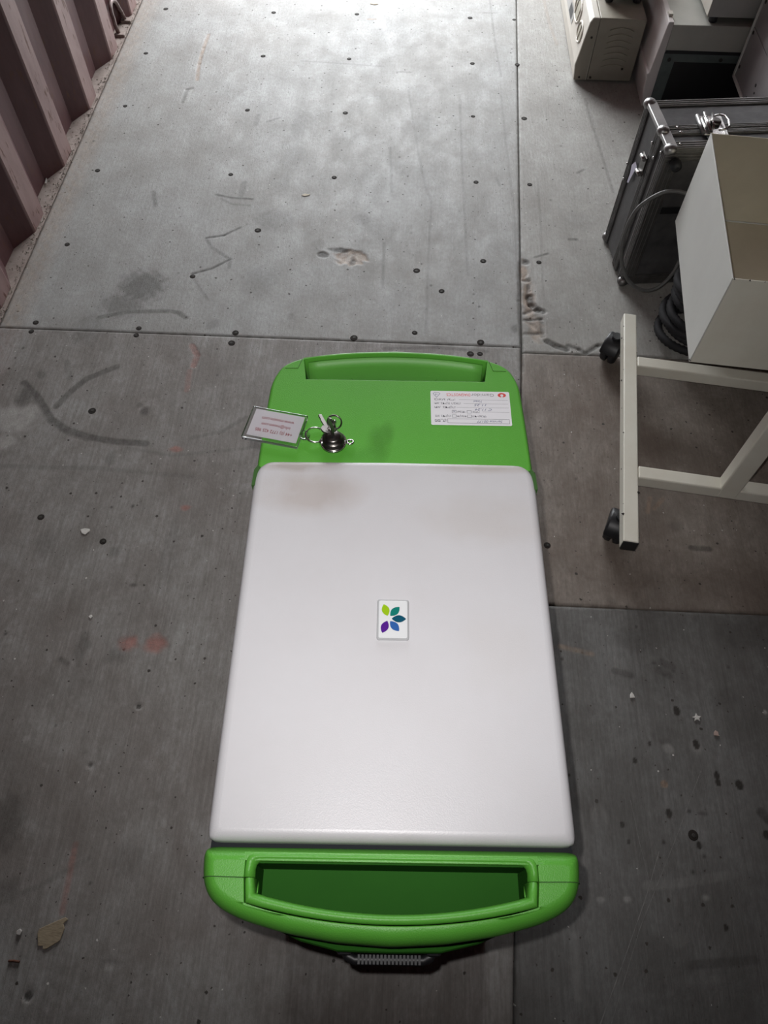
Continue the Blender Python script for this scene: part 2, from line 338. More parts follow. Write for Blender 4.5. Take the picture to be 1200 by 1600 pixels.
def convex_ring(poly, c, angs, grow=0.0):
    """points where rays from c leave a convex ccw outline whose sides are moved outward by grow"""
    P = np.array(ccw(poly)); E = np.roll(P, -1, 0) - P; L = np.linalg.norm(E, axis=1); ok = L > 1e-7; P, E, L = P[ok], E[ok], L[ok]
    N = np.stack([E[:, 1], -E[:, 0]], 1) / L[:, None]; h = ((P - np.array(c)) * N).sum(1) + grow; out = []
    for a in angs:
        d = np.array([math.cos(a), math.sin(a)]); nd = N @ d; m_ = nd > 1e-6; t = (h[m_] / nd[m_]).min(); out.append((c[0] + d[0] * t, c[1] + d[1] * t))
    return out
def round_poly(P, it=2):
    for _ in range(it):          # Chaikin corner cutting, gently
        Q = []
        for i in range(len(P)):
            a, b = np.array(P[i]), np.array(P[(i + 1) % len(P)]); l = np.linalg.norm(b - a); k = min(.25, .004 / (l + 1e-9)) if l > .03 else .25
            Q += [tuple(a + (b - a) * k), tuple(b - (b - a) * k)]
        P = Q
    return P
def ring_solid(outer, inner, z_top, z_bot, r_out, r_in=0, z_in_bot=None, steps=5, r_z=None):
    """plate with a rounded outer rim, and a rounded opening when inner is given"""
    r_z = r_z or r_out
    outer = round_poly(ccw(outer), 3); ref = inner if inner else outer
    c = (sum(p[0] for p in ref) / len(ref), sum(p[1] for p in ref) / len(ref))
    key_a = [math.atan2(p[1] - c[1], p[0] - c[0]) for p in inner] if inner else []
    if inner:        # equal arc spacing on the outer loop
        pass
    ang = []; dens = 400
    O0 = convex_ring(outer, c, [2 * PI * i / 4000 - PI for i in range(4000)]); acc = 0; last = np.array(O0[0]); per = 0
    D = [np.linalg.norm(np.array(O0[i]) - np.array(O0[i - 1])) for i in range(4000)]; per = sum(D); step = per / dens; acc = step
    for i in range(4000):
        acc += D[i]
        if acc >= step: ang.append(2 * PI * i / 4000 - PI); acc = 0
    ang = sorted([a for a in ang if all(abs(a - k) > .002 for k in key_a)] + key_a); n = len(ang)
    rings = [(convex_ring(outer, c, ang), z_bot), (convex_ring(outer, c, ang), z_top - r_z)]
    for k in range(1, steps + 1):
        t = k / steps * PI / 2; rings.append((convex_ring(outer, c, ang, -r_out * (1 - math.cos(t))), z_top - r_z * (1 - math.sin(t))))
    if inner:
        for k in range(steps, -1, -1):
            t = k / steps * PI / 2; rings.append((convex_ring(inner, c, ang, r_in * (1 - math.cos(t))), z_top - r_in * (1 - math.sin(t))))
        rings.append((convex_ring(inner, c, ang), z_bot if z_in_bot is None else z_in_bot))
    mb = MB(); vs = [(p[0], p[1], z) for R_, z in rings for p in R_]; K = len(rings)
    fs = [(i * n + j, i * n + (j + 1) % n, (i + 1) * n + (j + 1) % n, (i + 1) * n + j) for i in range(K - 1) for j in range(n)]
    if inner: fs += [((K - 1) * n + j, (K - 1) * n + (j + 1) % n, (j + 1) % n, j) for j in range(n)]
    mb.add(vs, fs, True)
    if inner:
        for j in range(n): mb.sm[(1 + steps) * n + j] = False
    else: mb.add(vs, [tuple(range(n))[::-1], tuple(range((K - 1) * n, K * n))])
    return mb
def arc(p0, p1, sag, n=14):
    """flat arc between two points bulging by sag along +y (negative: -y)"""
    out = []
    for i in range(n + 1):
        t = i / n; out.append((p0[0] + (p1[0] - p0[0]) * t, p0[1] + (p1[1] - p0[1]) * t + sag * (1 - (2 * t - 1) ** 2)))
    return out

# ------------------------------------------------------------------ the setting
def corrugated(name, x, sgn, y0, y1):
    prof = []; y = 1.562 - .278 * 36
    while y < y1 + .3:
        prof += [(x, y), (x, y + .070), (x + sgn * .036, y + .138), (x + sgn * .036, y + .208)]; y += .278
    prof = [p for p in prof if y0 <= p[1] <= y1]
    mb = MB(); vs = []
    for (px, py) in prof: vs += [(px, py, -.03), (px, py, CEIL)]
    for i in range(len(prof)): pass
    mb.add(vs, [(2 * i, 2 * i + 2, 2 * i + 3, 2 * i + 1) for i in range(len(prof) - 1)])
    o = mb.build(name, m_wall); so = o.modifiers.new('solid', 'SOLIDIFY'); so.thickness = .002; so.offset = 0
    return tag(o, kind='structure')
YB = -8.0
corrugated('wall_left', X0, -1, YB, DOOR_Y); corrugated('wall_right', X1, 1, YB, DOOR_Y)
tag(box_obj('wall_back', (X0 - .04, X1 + .04, YB - .04, YB, -.03, CEIL), m_ceil), kind='structure')
tag(box_obj('ceiling', (X0 - .04, X1 + .04, YB, DOOR_Y, CEIL, CEIL + .03), m_ceil), kind='structure')
floor = tag(box_obj('floor', (X0 - .038, X1 + .038, YB, DOOR_Y, -.06, -.0285), m_under), kind='structure')
tag(box_obj('ground', (-12, 14, DOOR_Y + .02, 25, -1.2, -1.1), m_ground), kind='structure')
# bottom side rails seen in the bays of the corrugation
for nm, a, b in (('trim_1', X0 - .037, X0 + .012), ('trim_2', X1 - .012, X1 + .037)):
    tag(box_obj(nm, (a, b, YB, DOOR_Y, -.028, -.002), m_rail), kind='structure')
mb = MB(); pr_ = []
for i in range(10):
    xx = LEAF + .02 + i * .1; pr_ += [(xx, DOOR_Y + .03), (xx + .035, DOOR_Y + .03), (xx + .05, DOOR_Y + .06), (xx + .085, DOOR_Y + .06)]
pr_ = [p for p in pr_ if p[0] < X1 + .05]; vs = [(p[0], p[1], z) for p in pr_ for z in (-.03, CEIL)]
mb.add(vs, [(2 * i, 2 * i + 2, 2 * i + 3, 2 * i + 1) for i in range(len(pr_) - 1)])
dr = mb.build('door_1', m_ceil); so = dr.modifiers.new('s', 'SOLIDIFY'); so.thickness = .003; tag(dr, kind='structure')
box_obj('door_frame', (LEAF - .02, LEAF + .03, DOOR_Y + .02, DOOR_Y + .07, -.03, CEIL), m_ceil, dr)
tag(box_obj('trim_3', (X0, X1, DOOR_Y - .05, DOOR_Y, CEIL - .12, CEIL), m_ceil), kind='structure')

# ---- floor marks
def W(pts, z=0): return [on_level(p[0], p[1], z)[:2] for p in pts]
SX = lambda y: .271 + (y - 1.22) * (.0405 if y > 1.22 else .06)      # the long joint drifts slightly
strokes = [  # photograph survey points, width (m), channel, strength, relief (m)
    ([(38, 598), (58, 618), (80, 655), (105, 672), (140, 683), (180, 690), (228, 693)], .012, 0, .75, 0),
    ([(52, 620), (76, 658), (103, 676), (136, 687)], .005, 0, .45, 0),
    ([(88, 635), (110, 612), (135, 592), (182, 573)], .011, 0, .7, 0),
    ([(155, 496), (200, 487), (262, 486), (278, 488), (291, 496)], .009, 0, .7, 0),
    ([(300, 684), (345, 675), (385, 652)], .005, 0, .3, 0),
    ([(105, 566), (108, 590)], .010, 0, .3, 0),
    ([(375, 356), (350, 368), (322, 372)], .003, 0, 1.0, -.001),
    ([(322, 372), (330, 386), (342, 394)], .005, 0, .5, 0), ([(342, 394), (360, 405), (358, 418)], .006, 0, .5, 0),
    ([(360, 405), (330, 420), (300, 428)], .003, 0, 1.0, -.001), ([(300, 430), (312, 450), (325, 468)], .003, 0, .4, 0),
    ([(338, 304), (362, 309), (395, 311)], .003, 0, .9, 0), ([(345, 310), (362, 319), (390, 321)], .003, 0, .4, 0),
    ([(326, 54), (318, 75), (311, 100), (308, 125)], .007, 2, .8, -.001), ([(300, 138), (292, 140), (285, 160)], .007, 0, .55, -.001), ([(298, 142), (292, 158)], .009, 1, .6, 0),
    ([(404, 180), (400, 195)], .009, 0, .4, 0), ([(418, 190), (437, 184)], .004, 0, .5, 0), ([(382, 285), (376, 308)], .012, 0, .4, 0),
    ([(240, 300), (243, 322)], .008, 0, .5, 0),
    ([(765, 0), (775, 75), (783, 120)], .0022, 0, .35, 0), ([(783, 150), (790, 220), (803, 330), (809, 450)], .0022, 0, .25, 0),
    ([(718, 148), (722, 260), (727, 350), (731, 430)], .0025, 0, .30, 0), ([(638, 140), (652, 230), (664, 290), (674, 315), (670, 390), (665, 520)], .002, 0, .28, 0),
    ([(840, 280), (845, 360), (848, 440), (855, 520)], .002, 0, .25, 0), ([(850, 0), (857, 32), (870, 70)], .006, 2, .3, 0),
    ([(914, 154), (922, 185), (935, 225), (948, 268), (958, 300)], .004, 0, .4, 0),
    ([(600, 380), (598, 450)], .003, 0, .4, 0), ([(610, 230), (612, 300)], .003, 0, .3, 0),
    ([(470, 95), (545, 100), (600, 104)], .004, 0, .25, 0), ([(620, 112), (642, 113)], .003, 0, .5, 0), ([(757, 20), (777, 20)], .004, 0, .35, 0),
    ([(775, 278), (781, 290)], .004, 0, .45, 0), ([(836, 402), (856, 396)], .003, 0, .8, 0), ([(890, 374), (900, 374)], .006, 0, .8, 0),
    ([(902, 270), (912, 265)], .004, 0, .6, 0), ([(575, 30), (587, 30)], .005, 2, .7, 0),
    ([(300, 540), (308, 555), (302, 572)], .010, 2, .6, -.001), ([(296, 580), (292, 610)], .009, 2, .35, 0),
    ([(0, 728), (60, 730), (160, 732), (300, 745)], .006, 0, .22, 0), ([(200, 700), (270, 712), (390, 700)], .004, 0, .25, 0),
    ([(95, 1030), (105, 1037)], .006, 0, .6, 0), ([(0, 1410), (60, 1385), (140, 1340)], .004, 0, .25, 0),
    ([(118, 1320), (97, 1425)], .005, 2, .5, 0), ([(112, 1090), (90, 1300), (62, 1480)], .002, 1, .16, 0),
    ([(1010, 1385), (1060, 1380), (1148, 1366)], .009, 1, .16, 0), ([(1075, 1530), (1120, 1530)], .008, 1, .12, 0), ([(1080, 1508), (1180, 1500)], .008, 0, .5, 0),
    ([(905, 1270), (915, 1340), (918, 1350)], .007, 1, .14, 0), ([(897, 1460), (903, 1560)], .006, 1, .22, 0), ([(1080, 856), (1108, 858)], .008, 0, .8, 0),
    ([(875, 1010), (925, 1022)], .005, 2, .5, 0), ([(1035, 1035), (1050, 1042)], .010, 0, .4, 0), ([(1030, 1048), (1045, 1055)], .010, 0, .35, 0),
    ([(960, 1048), (985, 1055)], .008, 0, .55, 0), ([(1190, 1270), (1200, 1280)], .012, 0, .8, 0),
    ([(600, 545), (680, 543), (760, 549)], .005, 0, .5, 0), ([(1015, 778), (1012, 800)], .005, 2, .6, 0), ([(1022, 795), (1035, 780)], .005, 2, .6, 0),
]
blobs = [  # px x, px y, px rx, px ry, channel, strength, relief
    (222, 448, 42, 28, 0, .62, 0), (192, 475, 40, 22, 0, .45, 0), (140, 512, 28, 30, 0, .30, 0),
    (465, 205, 13, 32, 0, .24, 0), (458, 240, 20, 25, 0, .22, 0), (442, 290, 14, 22, 0, .18, 0), (428, 345, 38, 20, 0, .28, 0), (405, 438, 30, 28, 0, .26, 0),
    (332, 507, 12, 10, 0, .3, 0), (497, 383, 12, 11, 0, .25, 0), (517, 200, 9, 7, 0, .25, 0), (565, 342, 16, 10, 0, .28, 0), (455, 495, 7, 7, 0, .3, 0), (660, 195, 28, 22, 0, .14, 0),
    (38, 620, 15, 20, 0, .60, 0), (64, 585, 9, 8, 0, .4, 0), (226, 643, 8, 9, 0, .7, 0), (218, 633, 6, 6, 0, .4, 0), (173, 716, 8, 14, 0, .35, 0), (178, 862, 9, 10, 0, .4, 0),
    (804, 513, 7, 8, 0, .45, 0), (905, 345, 25, 16, 0, .18, 0), (760, 445, 25, 18, 0, .12, 0), (630, 455, 22, 14, 0, .15, 0), (870, 490, 45, 25, 0, .16, 0),
    (8, 1285, 34, 52, 0, .5, 0), (128, 1012, 14, 30, 0, .45, 0), (180, 1025, 20, 14, 0, .35, 0), (70, 850, 18, 25, 0, .3, 0), (12, 1390, 22, 22, 0, .35, 0),
    (200, 1005, 18, 14, 2, .7, -.0006), (243, 1006, 20, 16, 2, .75, -.0006), (100, 1070, 90, 40, 0, .1, 0), (200, 1340, 35, 35, 0, .25, 0), (265, 860, 18, 60, 0, .2, 0),
    (548, 402, 21, 9, 1, .75, -.0015), (548, 402, 26, 12, 2, .85, -.002), (505, 398, 9, 5, 0, .9, -.002), (530, 391, 18, 4, 0, .8, -.002), (551, 408, 6, 7, 0, .7, -.002),
    (20, 655, 45, 24, 1, .6, 0), (52, 640, 20, 10, 1, .5, 0), (8, 690, 20, 14, 1, .5, 0), (245, 565, 22, 10, 1, .2, 0),
    (1045, 1170, 10, 9, 1, .35, 0), (1038, 1158, 10, 6, 0, .3, 0), (930, 1280, 8, 22, 1, .22, 0), (943, 1275, 8, 20, 1, .18, 0),
    (1132, 1092, 25, 22, 0, .25, 0), (1050, 950, 60, 60, 0, .22, 0), (1020, 1500, 60, 50, 0, .12, 0), (1060, 1470, 20, 15, 1, .12, 0), (980, 1405, 8, 6, 1, .35, 0), (1102, 1402, 8, 6, 1, .3, 0), (938, 1405, 8, 6, 1, .35, 0),
    (45, 1555, 11, 13, 1, .35, -.001), (44, 1557, 6, 8, 0, .9, -.001), (172, 1507, 10, 8, 1, .35, -.001), (219, 1104, 9, 6, 1, .35, -.001), (217, 1104, 4, 4, 0, .9, -.001), (256, 1288, 5, 8, 1, .3, 0),
    (142, 1196, 8, 8, 1, .2, -.001), (141, 1195, 5, 5, 0, .8, -.001), (42, 1155, 8, 8, 1, .3, 0), (200, 1478, 7, 6, 1, .3, 0),
    (215, 920, 14, 6, 1, .2, 0), (209, 914, 8, 4, 0, .7, 0), (275, 702, 12, 5, 2, .7, 0), (290, 793, 9, 5, 2, .7, 0), (955, 940, 9, 9, 0, .25, 0),
    (1057, 1111, 5, 8, 0, 1.2, 0), (1088, 1163, 5, 8, 0, 1.2, 0), (1088, 1168, 12, 12, 1, .2, 0), (1120, 1212, 4, 8, 0, 1.2, 0), (1122, 1222, 4, 6, 0, 1.2, 0), (1155, 1226, 6, 8, 0, 1.2, 0), (1045, 1271, 5, 8, 0, 1.2, 0), (1085, 1306, 4, 5, 0, 1.1, 0), (1092, 1320, 5, 7, 0, 1.2, 0),
    (1134, 1450, 4, 6, 0, 1.2, 0), (992, 1188, 3, 5, 0, 1.1, 0), (1015, 1162, 3, 4, 0, 1.0, 0), (972, 1288, 3.5, 5, 0, 1.0, 0), (982, 1315, 3, 4, 0, .9, 0), (1038, 1226, 6, 6, 2, .9, 0), (1077, 1268, 4, 4, 0, .8, 0), (1098, 1271, 10, 4, 0, .5, 0), (1198, 1305, 6, 7, 0, 1.1, 0), (1022, 1036, 5, 3, 0, .5, 0), (1034, 1032, 5, 3, 0, .5, 0), (1030, 1044, 6, 3, 0, .5, 0), (1050, 1038, 5, 3, 0, .5, 0), (1040, 1054, 8, 3, 0, .5, 0), (1052, 1048, 4, 3, 0, .5, 0), (1000, 1000, 45, 22, 0, .25, 0), (1160, 990, 50, 30, 0, .3, 0),
    (1055, 822, 14, 9, 0, .3, 0),
    (826, 468, 12, 38, 2, .75, -.003), (838, 515, 14, 22, 2, .6, -.002), (818, 425, 7, 20, 2, .8, -.003), (820, 410, 8, 5, 0, .8, -.003),
]
chips = [([(828, 462), (830, 475), (840, 484), (848, 487)], .012, 0, 1.0, -.004), ([(818, 437), (826, 438)], .006, 0, .8, -.002), ([(818, 500), (846, 498)], .004, 0, .9, -.002),
         ([(818, 490), (835, 482)], .004, 0, .9, -.002), ([(818, 522), (848, 520)], .005, 0, .7, -.002), ([(846, 500), (848, 525)], .007, 0, .6, -.002), ([(855, 533), (870, 541), (885, 546)], .011, 0, .95, -.003),
         ([(888, 540), (905, 546), (915, 552), (935, 540), (950, 538)], .006, 0, .9, -.002), ([(812, 410), (811, 470), (815, 545), (817, 580)], .004, 0, .6, -.002), ([(826, 445), (824, 465), (832, 478)], .006, 0, .7, -.002)]
strokes += chips
specks = []
for _ in range(160):
    x, y = rng.uniform(-.94, 1.0), rng.uniform(-.15, 3.2); specks.append((x, y, rng.uniform(.001, .003), 0 if rng.random() < .82 else 1, rng.uniform(.4, 1.0)))
def sheet(name, material, y0, y1, left, y_dense0, y_dense1, step=.0031):
    g = .0012
    ys = [y0] + [v for v in np.arange(y0, y_dense0, .06)[1:]] + list(np.arange(max(y0 + .001, y_dense0), min(y1, y_dense1), step)) + [v for v in np.arange(y_dense1, y1, .05)] + [y1]
    ys = np.array(sorted(set(np.round(ys, 5))))
    xa = (lambda y: X0 + .015) if left else (lambda y: SX(y) + g)
    xb = (lambda y: SX(y) - g) if left else (lambda y: X1 - .015)
    wid = xb(y1) - xa(y1)
    s = np.linspace(0, 1, int(wid / step)) if left else np.concatenate([np.arange(0, min(.72, (.97 if y1 > 1.3 else .80) - .27) / wid, step / wid), np.linspace(.72 if y1 > 1.3 else .60, 1, 12)])
    nx = len(s)
    A = np.array([xa(y) for y in ys]); B = np.array([xb(y) for y in ys])
    Xg = A[:, None] + (B - A)[:, None] * s[None, :]; Yg = np.repeat(ys[:, None], nx, 1)
    Z = np.zeros_like(Xg); mk = np.zeros(Xg.shape + (4,)); mk[..., 3] = 1
    x, y = Xg, Yg
    def bump(msk, d, ch, st, rel):
        mk[..., ch][msk] = np.maximum(mk[..., ch][msk], np.clip(d * st, 0, 1)); Z[msk] += rel * d
    # irregular edges for the marks
    wob = .5 + .25 * np.sin(x * 213 + 3 * np.sin(y * 97)) + .25 * np.sin(y * 171 + 4 * np.sin(x * 61))
    fine = rng.random(x.shape)
    for pts, wd, ch, st, rel in strokes:
        P = W(pts)
        for a, b in zip(P[:-1], P[1:]):
            lo = np.minimum(a, b) - wd * 2; hi = np.maximum(a, b) + wd * 2
            msk = (x > lo[0]) & (x < hi[0]) & (y > lo[1]) & (y < hi[1])
            if not msk.any(): continue
            px, py = x[msk], y[msk]; d = b - a; L2 = d @ d + 1e-12
            t = np.clip(((px - a[0]) * d[0] + (py - a[1]) * d[1]) / L2, 0, 1)
            dist = np.hypot(px - a[0] - t * d[0], py - a[1] - t * d[1])
            hw = wd / 2 + .0012
            v = np.clip((hw + .0025 - dist) / .0035, 0, 1) * (.65 + .35 * wob[msk]) * (.8 + .2 * fine[msk])
            bump(msk, v, ch, st, rel)
    for bx, by, rx, ry, ch, st, rel in blobs:
        c = on_level(bx, by)[:2]; ex = abs(on_level(bx + rx, by)[0] - c[0]); ey = abs(on_level(bx, by - ry)[1] - c[1])
        msk = (abs(x - c[0]) < ex * 1.5) & (abs(y - c[1]) < ey * 1.5)
        if not msk.any(): continue
        q = np.sqrt(((x[msk] - c[0]) / ex) ** 2 + ((y[msk] - c[1]) / ey) ** 2) + (wob[msk] - .5) * .35
        soft = .25 if st > .8 else .6
        v = np.clip((1.1 - q) / soft, 0, 1) * (.75 + .25 * fine[msk]); bump(msk, v, ch, st, rel)
    for cx, cy, r, ch, st in specks:
        i0, i1 = np.searchsorted(ys, [cy - r - .004, cy + r + .004])
        if i1 <= i0: continue
        sub = np.s_[i0:i1]; dd = np.hypot((x[sub] - cx), (y[sub] - cy) * .8); v = np.clip((r + .0015 - dd) / .003, 0, 1) * st
        mk[sub][..., ch] = np.maximum(mk[sub][..., ch], v)
    # crumbled, dirty rims along the joints
    e = np.minimum(np.minimum(x - A[:, None], B[:, None] - x) * 1.0, np.minimum(y - ys[0], ys[-1] - y))
    rim = np.clip((.006 - e) / .006, 0, 1) * (.25 + .75 * wob) * .6
    mk[..., 0] = np.maximum(mk[..., 0], rim * .8); Z -= .0015 * np.clip((.004 - e) / .004, 0, 1)
    if left:
        pale = np.clip((.075 - (x - A[:, None])) / .04, 0, 1) * (.40 if y1 > 1.3 else .12) * (.5 + .5 * wob); mk[..., 2] = np.maximum(mk[..., 2], pale)
    ny = len(ys); n0 = ny * nx
    co = np.stack([Xg, Yg, Z], -1).reshape(-1, 3)
    idx = np.arange(n0).reshape(ny, nx)
    q = np.stack([idx[:-1, :-1], idx[:-1, 1:], idx[1:, 1:], idx[1:, :-1]], -1).reshape(-1, 4)
    bor = np.concatenate([idx[0, :], idx[1:, -1], idx[-1, -2::-1], idx[-2:0:-1, 0]])      # skirt down to the steel
    sk = co[bor].copy(); sk[:, 2] = -.028; nb = len(bor); si = n0 + np.arange(nb)
    q2 = np.stack([bor, si, np.roll(si, -1), np.roll(bor, -1)], -1)
    allv = np.concatenate([co, sk]); allq = np.concatenate([q, q2])
    me = bpy.data.meshes.new(name); me.vertices.add(len(allv)); me.vertices.foreach_set('co', allv.ravel())
    me.loops.add(allq.size); me.loops.foreach_set('vertex_index', allq.ravel().astype(np.int32))
    me.polygons.add(len(allq)); me.polygons.foreach_set('loop_start', (np.arange(len(allq)) * 4).astype(np.int32)); me.polygons.foreach_set('loop_total', np.full(len(allq), 4, np.int32))
    me.update(calc_edges=True); me.validate()
    ca = me.attributes.new('mark', 'FLOAT_COLOR', 'POINT'); full = np.zeros((len(allv), 4), np.float32); full[:n0] = mk.reshape(-1, 4); ca.data.foreach_set('color', full.ravel())
    me.materials.append(material); o = bpy.data.objects.new(name, me); COL.objects.link(o); o.parent = floor
    return o
shA = sheet('plywood_sheet', mf_A, 1.2185, DOOR_Y, True, 1.2, 3.0)
shB = sheet('plywood_sheet', mf_B, -1.18, 1.2165, True, -.2, 1.3, .0025)
shC = sheet('plywood_sheet', mf_C, 1.2025, DOOR_Y, False, 1.1, 3.0)
shD = sheet('plywood_sheet', mf_D, .5725, 1.2000, False, .5, 1.3, .0025)
shE = sheet('plywood_sheet', mf_E, -1.18, .5700, False, -.2, .6, .0023)
shB2 = box_obj('plywood_sheet', (X0 + .015, X1 - .015, YB, -1.182, -.028, 0), mf_B, floor)

for pts_, w_ in (([(1030, 1330), (1010, 1400), (975, 1500), (938, 1600)], .0016), ([(1095, 1205), (1078, 1250), (1060, 1300), (1030, 1375), (1000, 1450), (955, 1600)], .0011), ([(985, 1250), (1000, 1320), (1018, 1390)], .0007)):
    mb = MB(); P = [on_level(*q)[:2] for q in pts_]; Q = [P[0]]
    for a_, b_ in zip(P[:-1], P[1:]):
        for t_ in np.linspace(0, 1, 9)[1:]: Q.append(a_ + (b_ - a_) * t_)
    for a_, b_ in zip(Q[:-1], Q[1:]):
        d_ = (b_ - a_) / np.linalg.norm(b_ - a_); n_ = np.array([-d_[1], d_[0]]) * w_ / 2 * rng.uniform(.4, 1.0)
        mb.add([(*(a_ + n_), .00025), (*(b_ + n_), .00025), (*(b_ - n_), .00025), (*(a_ - n_), .00025)], [(0, 1, 2, 3)])
    mb.build('scratch', mat('pale_scratch', (.24, .235, .225), .8, var=.4, vscale=90), shE)

# countersunk floor screws in their dirty holes
def screw_mesh():
    mb = MB(); n = 14; R = [(.0085, .0002), (.0072, .0009), (.0058, .0007)]
    mb.lathe([(.0082, -.002), (.0082, .0001), (.0072, .0004), (.0056, .0002)], n=n); return mb
scr0 = screw_mesh().build('screw', m_hole, shA); scr_me = scr0.data
hd = MB().lathe([(.0034, .0002), (.0034, .0006), (.0028, .0008)], c=(.0008, -.0008, 0), n=10).build('screw_tmp', m_screw)
scr_me.materials.append(m_screw)
bm = bmesh.new(); bm.from_mesh(scr_me); k0 = len(bm.faces); bm.from_mesh(hd.data); bm.faces.ensure_lookup_table()
for f_ in bm.faces[k0:]: f_.material_index = 1
bm.to_mesh(scr_me); bm.free(); bpy.data.objects.remove(hd)
rows = {2.715: 0, 2.433: 0, 2.136: 0, 1.823: 0, 1.508: 0, 1.242: 0}
spots = [(x + rng.uniform(-.006, .006), y + rng.uniform(-.004, .004)) for y in (2.715, 2.433, 2.136, 1.823) for x in (-.862, -.492, -.209, .176, .322)]
spots += [tuple(on_level(*p)[:2]) for p in [(755, 408), (842, 410), (301, 432), (217, 513), (368, 520), (553, 528), (751, 535), (56, 504), (213, 524), (362, 536), (49, 518), (735, 553), (750, 553), (105, 382), (403, 360), (144, 642), (64, 808), (161, 846), (855, 852), (1083, 1305), (690, 455), (648, 520), (651, 423)]]
first = True
for (x, y) in spots:
    par = (shA if y > 1.2175 else shB) if x < SX(y) else (shC if y > 1.2012 else shD if y > .571 else shE)
    if first: o = scr0; o.parent = par; first = False
    else: o = scr0.copy(); COL.objects.link(o); o.parent = par
    s_ = rng.uniform(.75, 1.05); o.location = (x, y, .0002); o.rotation_euler = (0, 0, rng.uniform(0, 6)); o.scale = (s_, s_ * 1.05, 1)

# loose grit in the gutter between boards and wall: nobody could count it
mb = MB()
def crumb(mb, x, y, z, r):
    a = rng.uniform(0, 6.28); vs = []
    for (dx, dy, dz) in ((1, 0, 0), (0, 1, 0), (-1, 0, 0), (0, -1, 0), (0, 0, .9), (0, 0, -.4)):
        k = r * rng.uniform(.6, 1.2); vs.append((x + k * (dx * math.cos(a) - dy * math.sin(a)), y + k * (dx * math.sin(a) + dy * math.cos(a)), z + k * dz))
    mb.add(vs, [(0, 1, 4), (1, 2, 4), (2, 3, 4), (3, 0, 4), (1, 0, 5), (2, 1, 5), (3, 2, 5), (0, 3, 5)])
for _ in range(1000):
    y = rng.uniform(.9, 3.4); crumb(mb, X0 + rng.normal(.006, .005), y, .0005 + rng.uniform(-.002, .001), rng.choice([.0012, .0018, .0028], p=[.5, .35, .15]))
for _ in range(500):
    y = rng.uniform(.9, 3.4); ph = ((y - 1.562) % .278)
    if .085 < ph < .26: crumb(mb, X0 - rng.uniform(-.01, .034), y, -.0015, rng.choice([.001, .0016, .0026], p=[.6, .3, .1]))
gr = mb.build('floor_grit', m_dirt); tag(gr, 'loose grit and dirt along the foot of the maroon corrugated wall', 'grit', kind='stuff')

# lashing ring at the wall foot
t = thing('lashing_ring', 'steel lashing ring standing in a bay of the maroon wall at its foot', 'ring', (-.985, 2.585, -.002))
pts = [(.010, -.045, 0), (.004, -.043, .03)] + [(.002 - .006 * math.sin(a), -.036 * math.cos(a), .045 + .034 * math.sin(a)) for a in np.linspace(0, PI, 11)] + [(.004, .043, .03), (.010, .045, 0)]
MB().tube(pts, .0065, 10).build('ring_bar', mat('worn_steel', (.30, .25, .24), .5, .4, col2=(.14, .09, .08), vscale=60), t)
for a_, b_ in ((-.058, -.032), (.032, .058)): MB().box(-.004, .03, a_, b_, -.0005, .008).build('mounting_lug', m_rail, t, .002)

# ------------------------------------------------------------------ the green and white wheeled case
YAW = math.radians(1.8); CC = (.001, .266)
case = thing('equipment_case', 'tall white and bright green plastic equipment case standing on the floor, leaf badge on top', 'case', (CC[0], CC[1], 0), YAW)
TOP = .600
def flip(pts): return [(-x, y) for x, y in pts]
# far green cap (ccw outline)
far_half = [(.150, .180), (.1478, .2486), (.1455, .300), (.1415, .3155), (.1345, .3295), (.1225, .3385), (.1050, .3452), (.0776, .3510), (.0450, .3548), (0, .3568)]
far_out = [(-.150, .180), (.150, .180)] + far_half[1:] + flip(far_half[1:-1])[::-1]
slot_far = [(-.1040, .3075), (.1040, .3075), (.1085, .3395)] + [(x, y) for x, y in arc((.1085, .3395), (-.1085, .3395), .0105)[1:-1]] + [(-.1085, .3395)]
ring_solid(far_out, slot_far, TOP, .542, .0055, .0010, steps=6, r_z=.012).build('end_cap', m_green, case)
box_obj('cap_rail', (-.148, .148, .180, .303, .50, .545), m_green_dk, case, .004)
# inner face of the far grip, with its two screws
mb = MB(); A_ = arc((-.1035, .3372), (.1035, .3372), .0105, 16); vs = []
for (x, y) in A_: vs += [(x, y, .596), (x, y - .004, .585), (x, y - .0055, .560), (x, y - .003, .538), (x, y + .008, .538)]
mb.add(vs, [(5 * i + j, 5 * i + 5 + j, 5 * i + 6 + j, 5 * i + 1 + j) for i in range(16) for j in range(4)], True)
grip_far = mb.build('grip_liner', m_green_dk, case); so = grip_far.modifiers.new('s', 'SOLIDIFY'); so.thickness = .002
for px, py in ((547, 576), (686, 578)):
    p = on_y(px, py, CC[1] + .338)
    u = (p[0] - CC[0]) * math.cos(YAW) + .338 * math.sin(YAW) * 1; yy = .3372 + .0105 * (1 - (u / .1035) ** 2) - .0058
    sc = MB().lathe([(.0036, 0), (.0036, -.0008), (.0028, -.0012), (.0016, -.0006)], axis='y', n=14).build('screw', m_seam, case, loc=(u, yy, .565))
# seam lines of the far cap
def ribbon(name, pts3, w, material, parent):
    mb = MB(); mb.tube(pts3, w, 6); return mb.build(name, material, parent)
for sg in (-1, 1):
    ribbon('seam', [(sg * .1365, .3236, .5950), (sg * .1335, .3237, .5985), (sg * .1290, .3238, .6000), (sg * .1145, .3240, .6001), (sg * .1105, .3385, .6001)], .0004, m_seam, case)
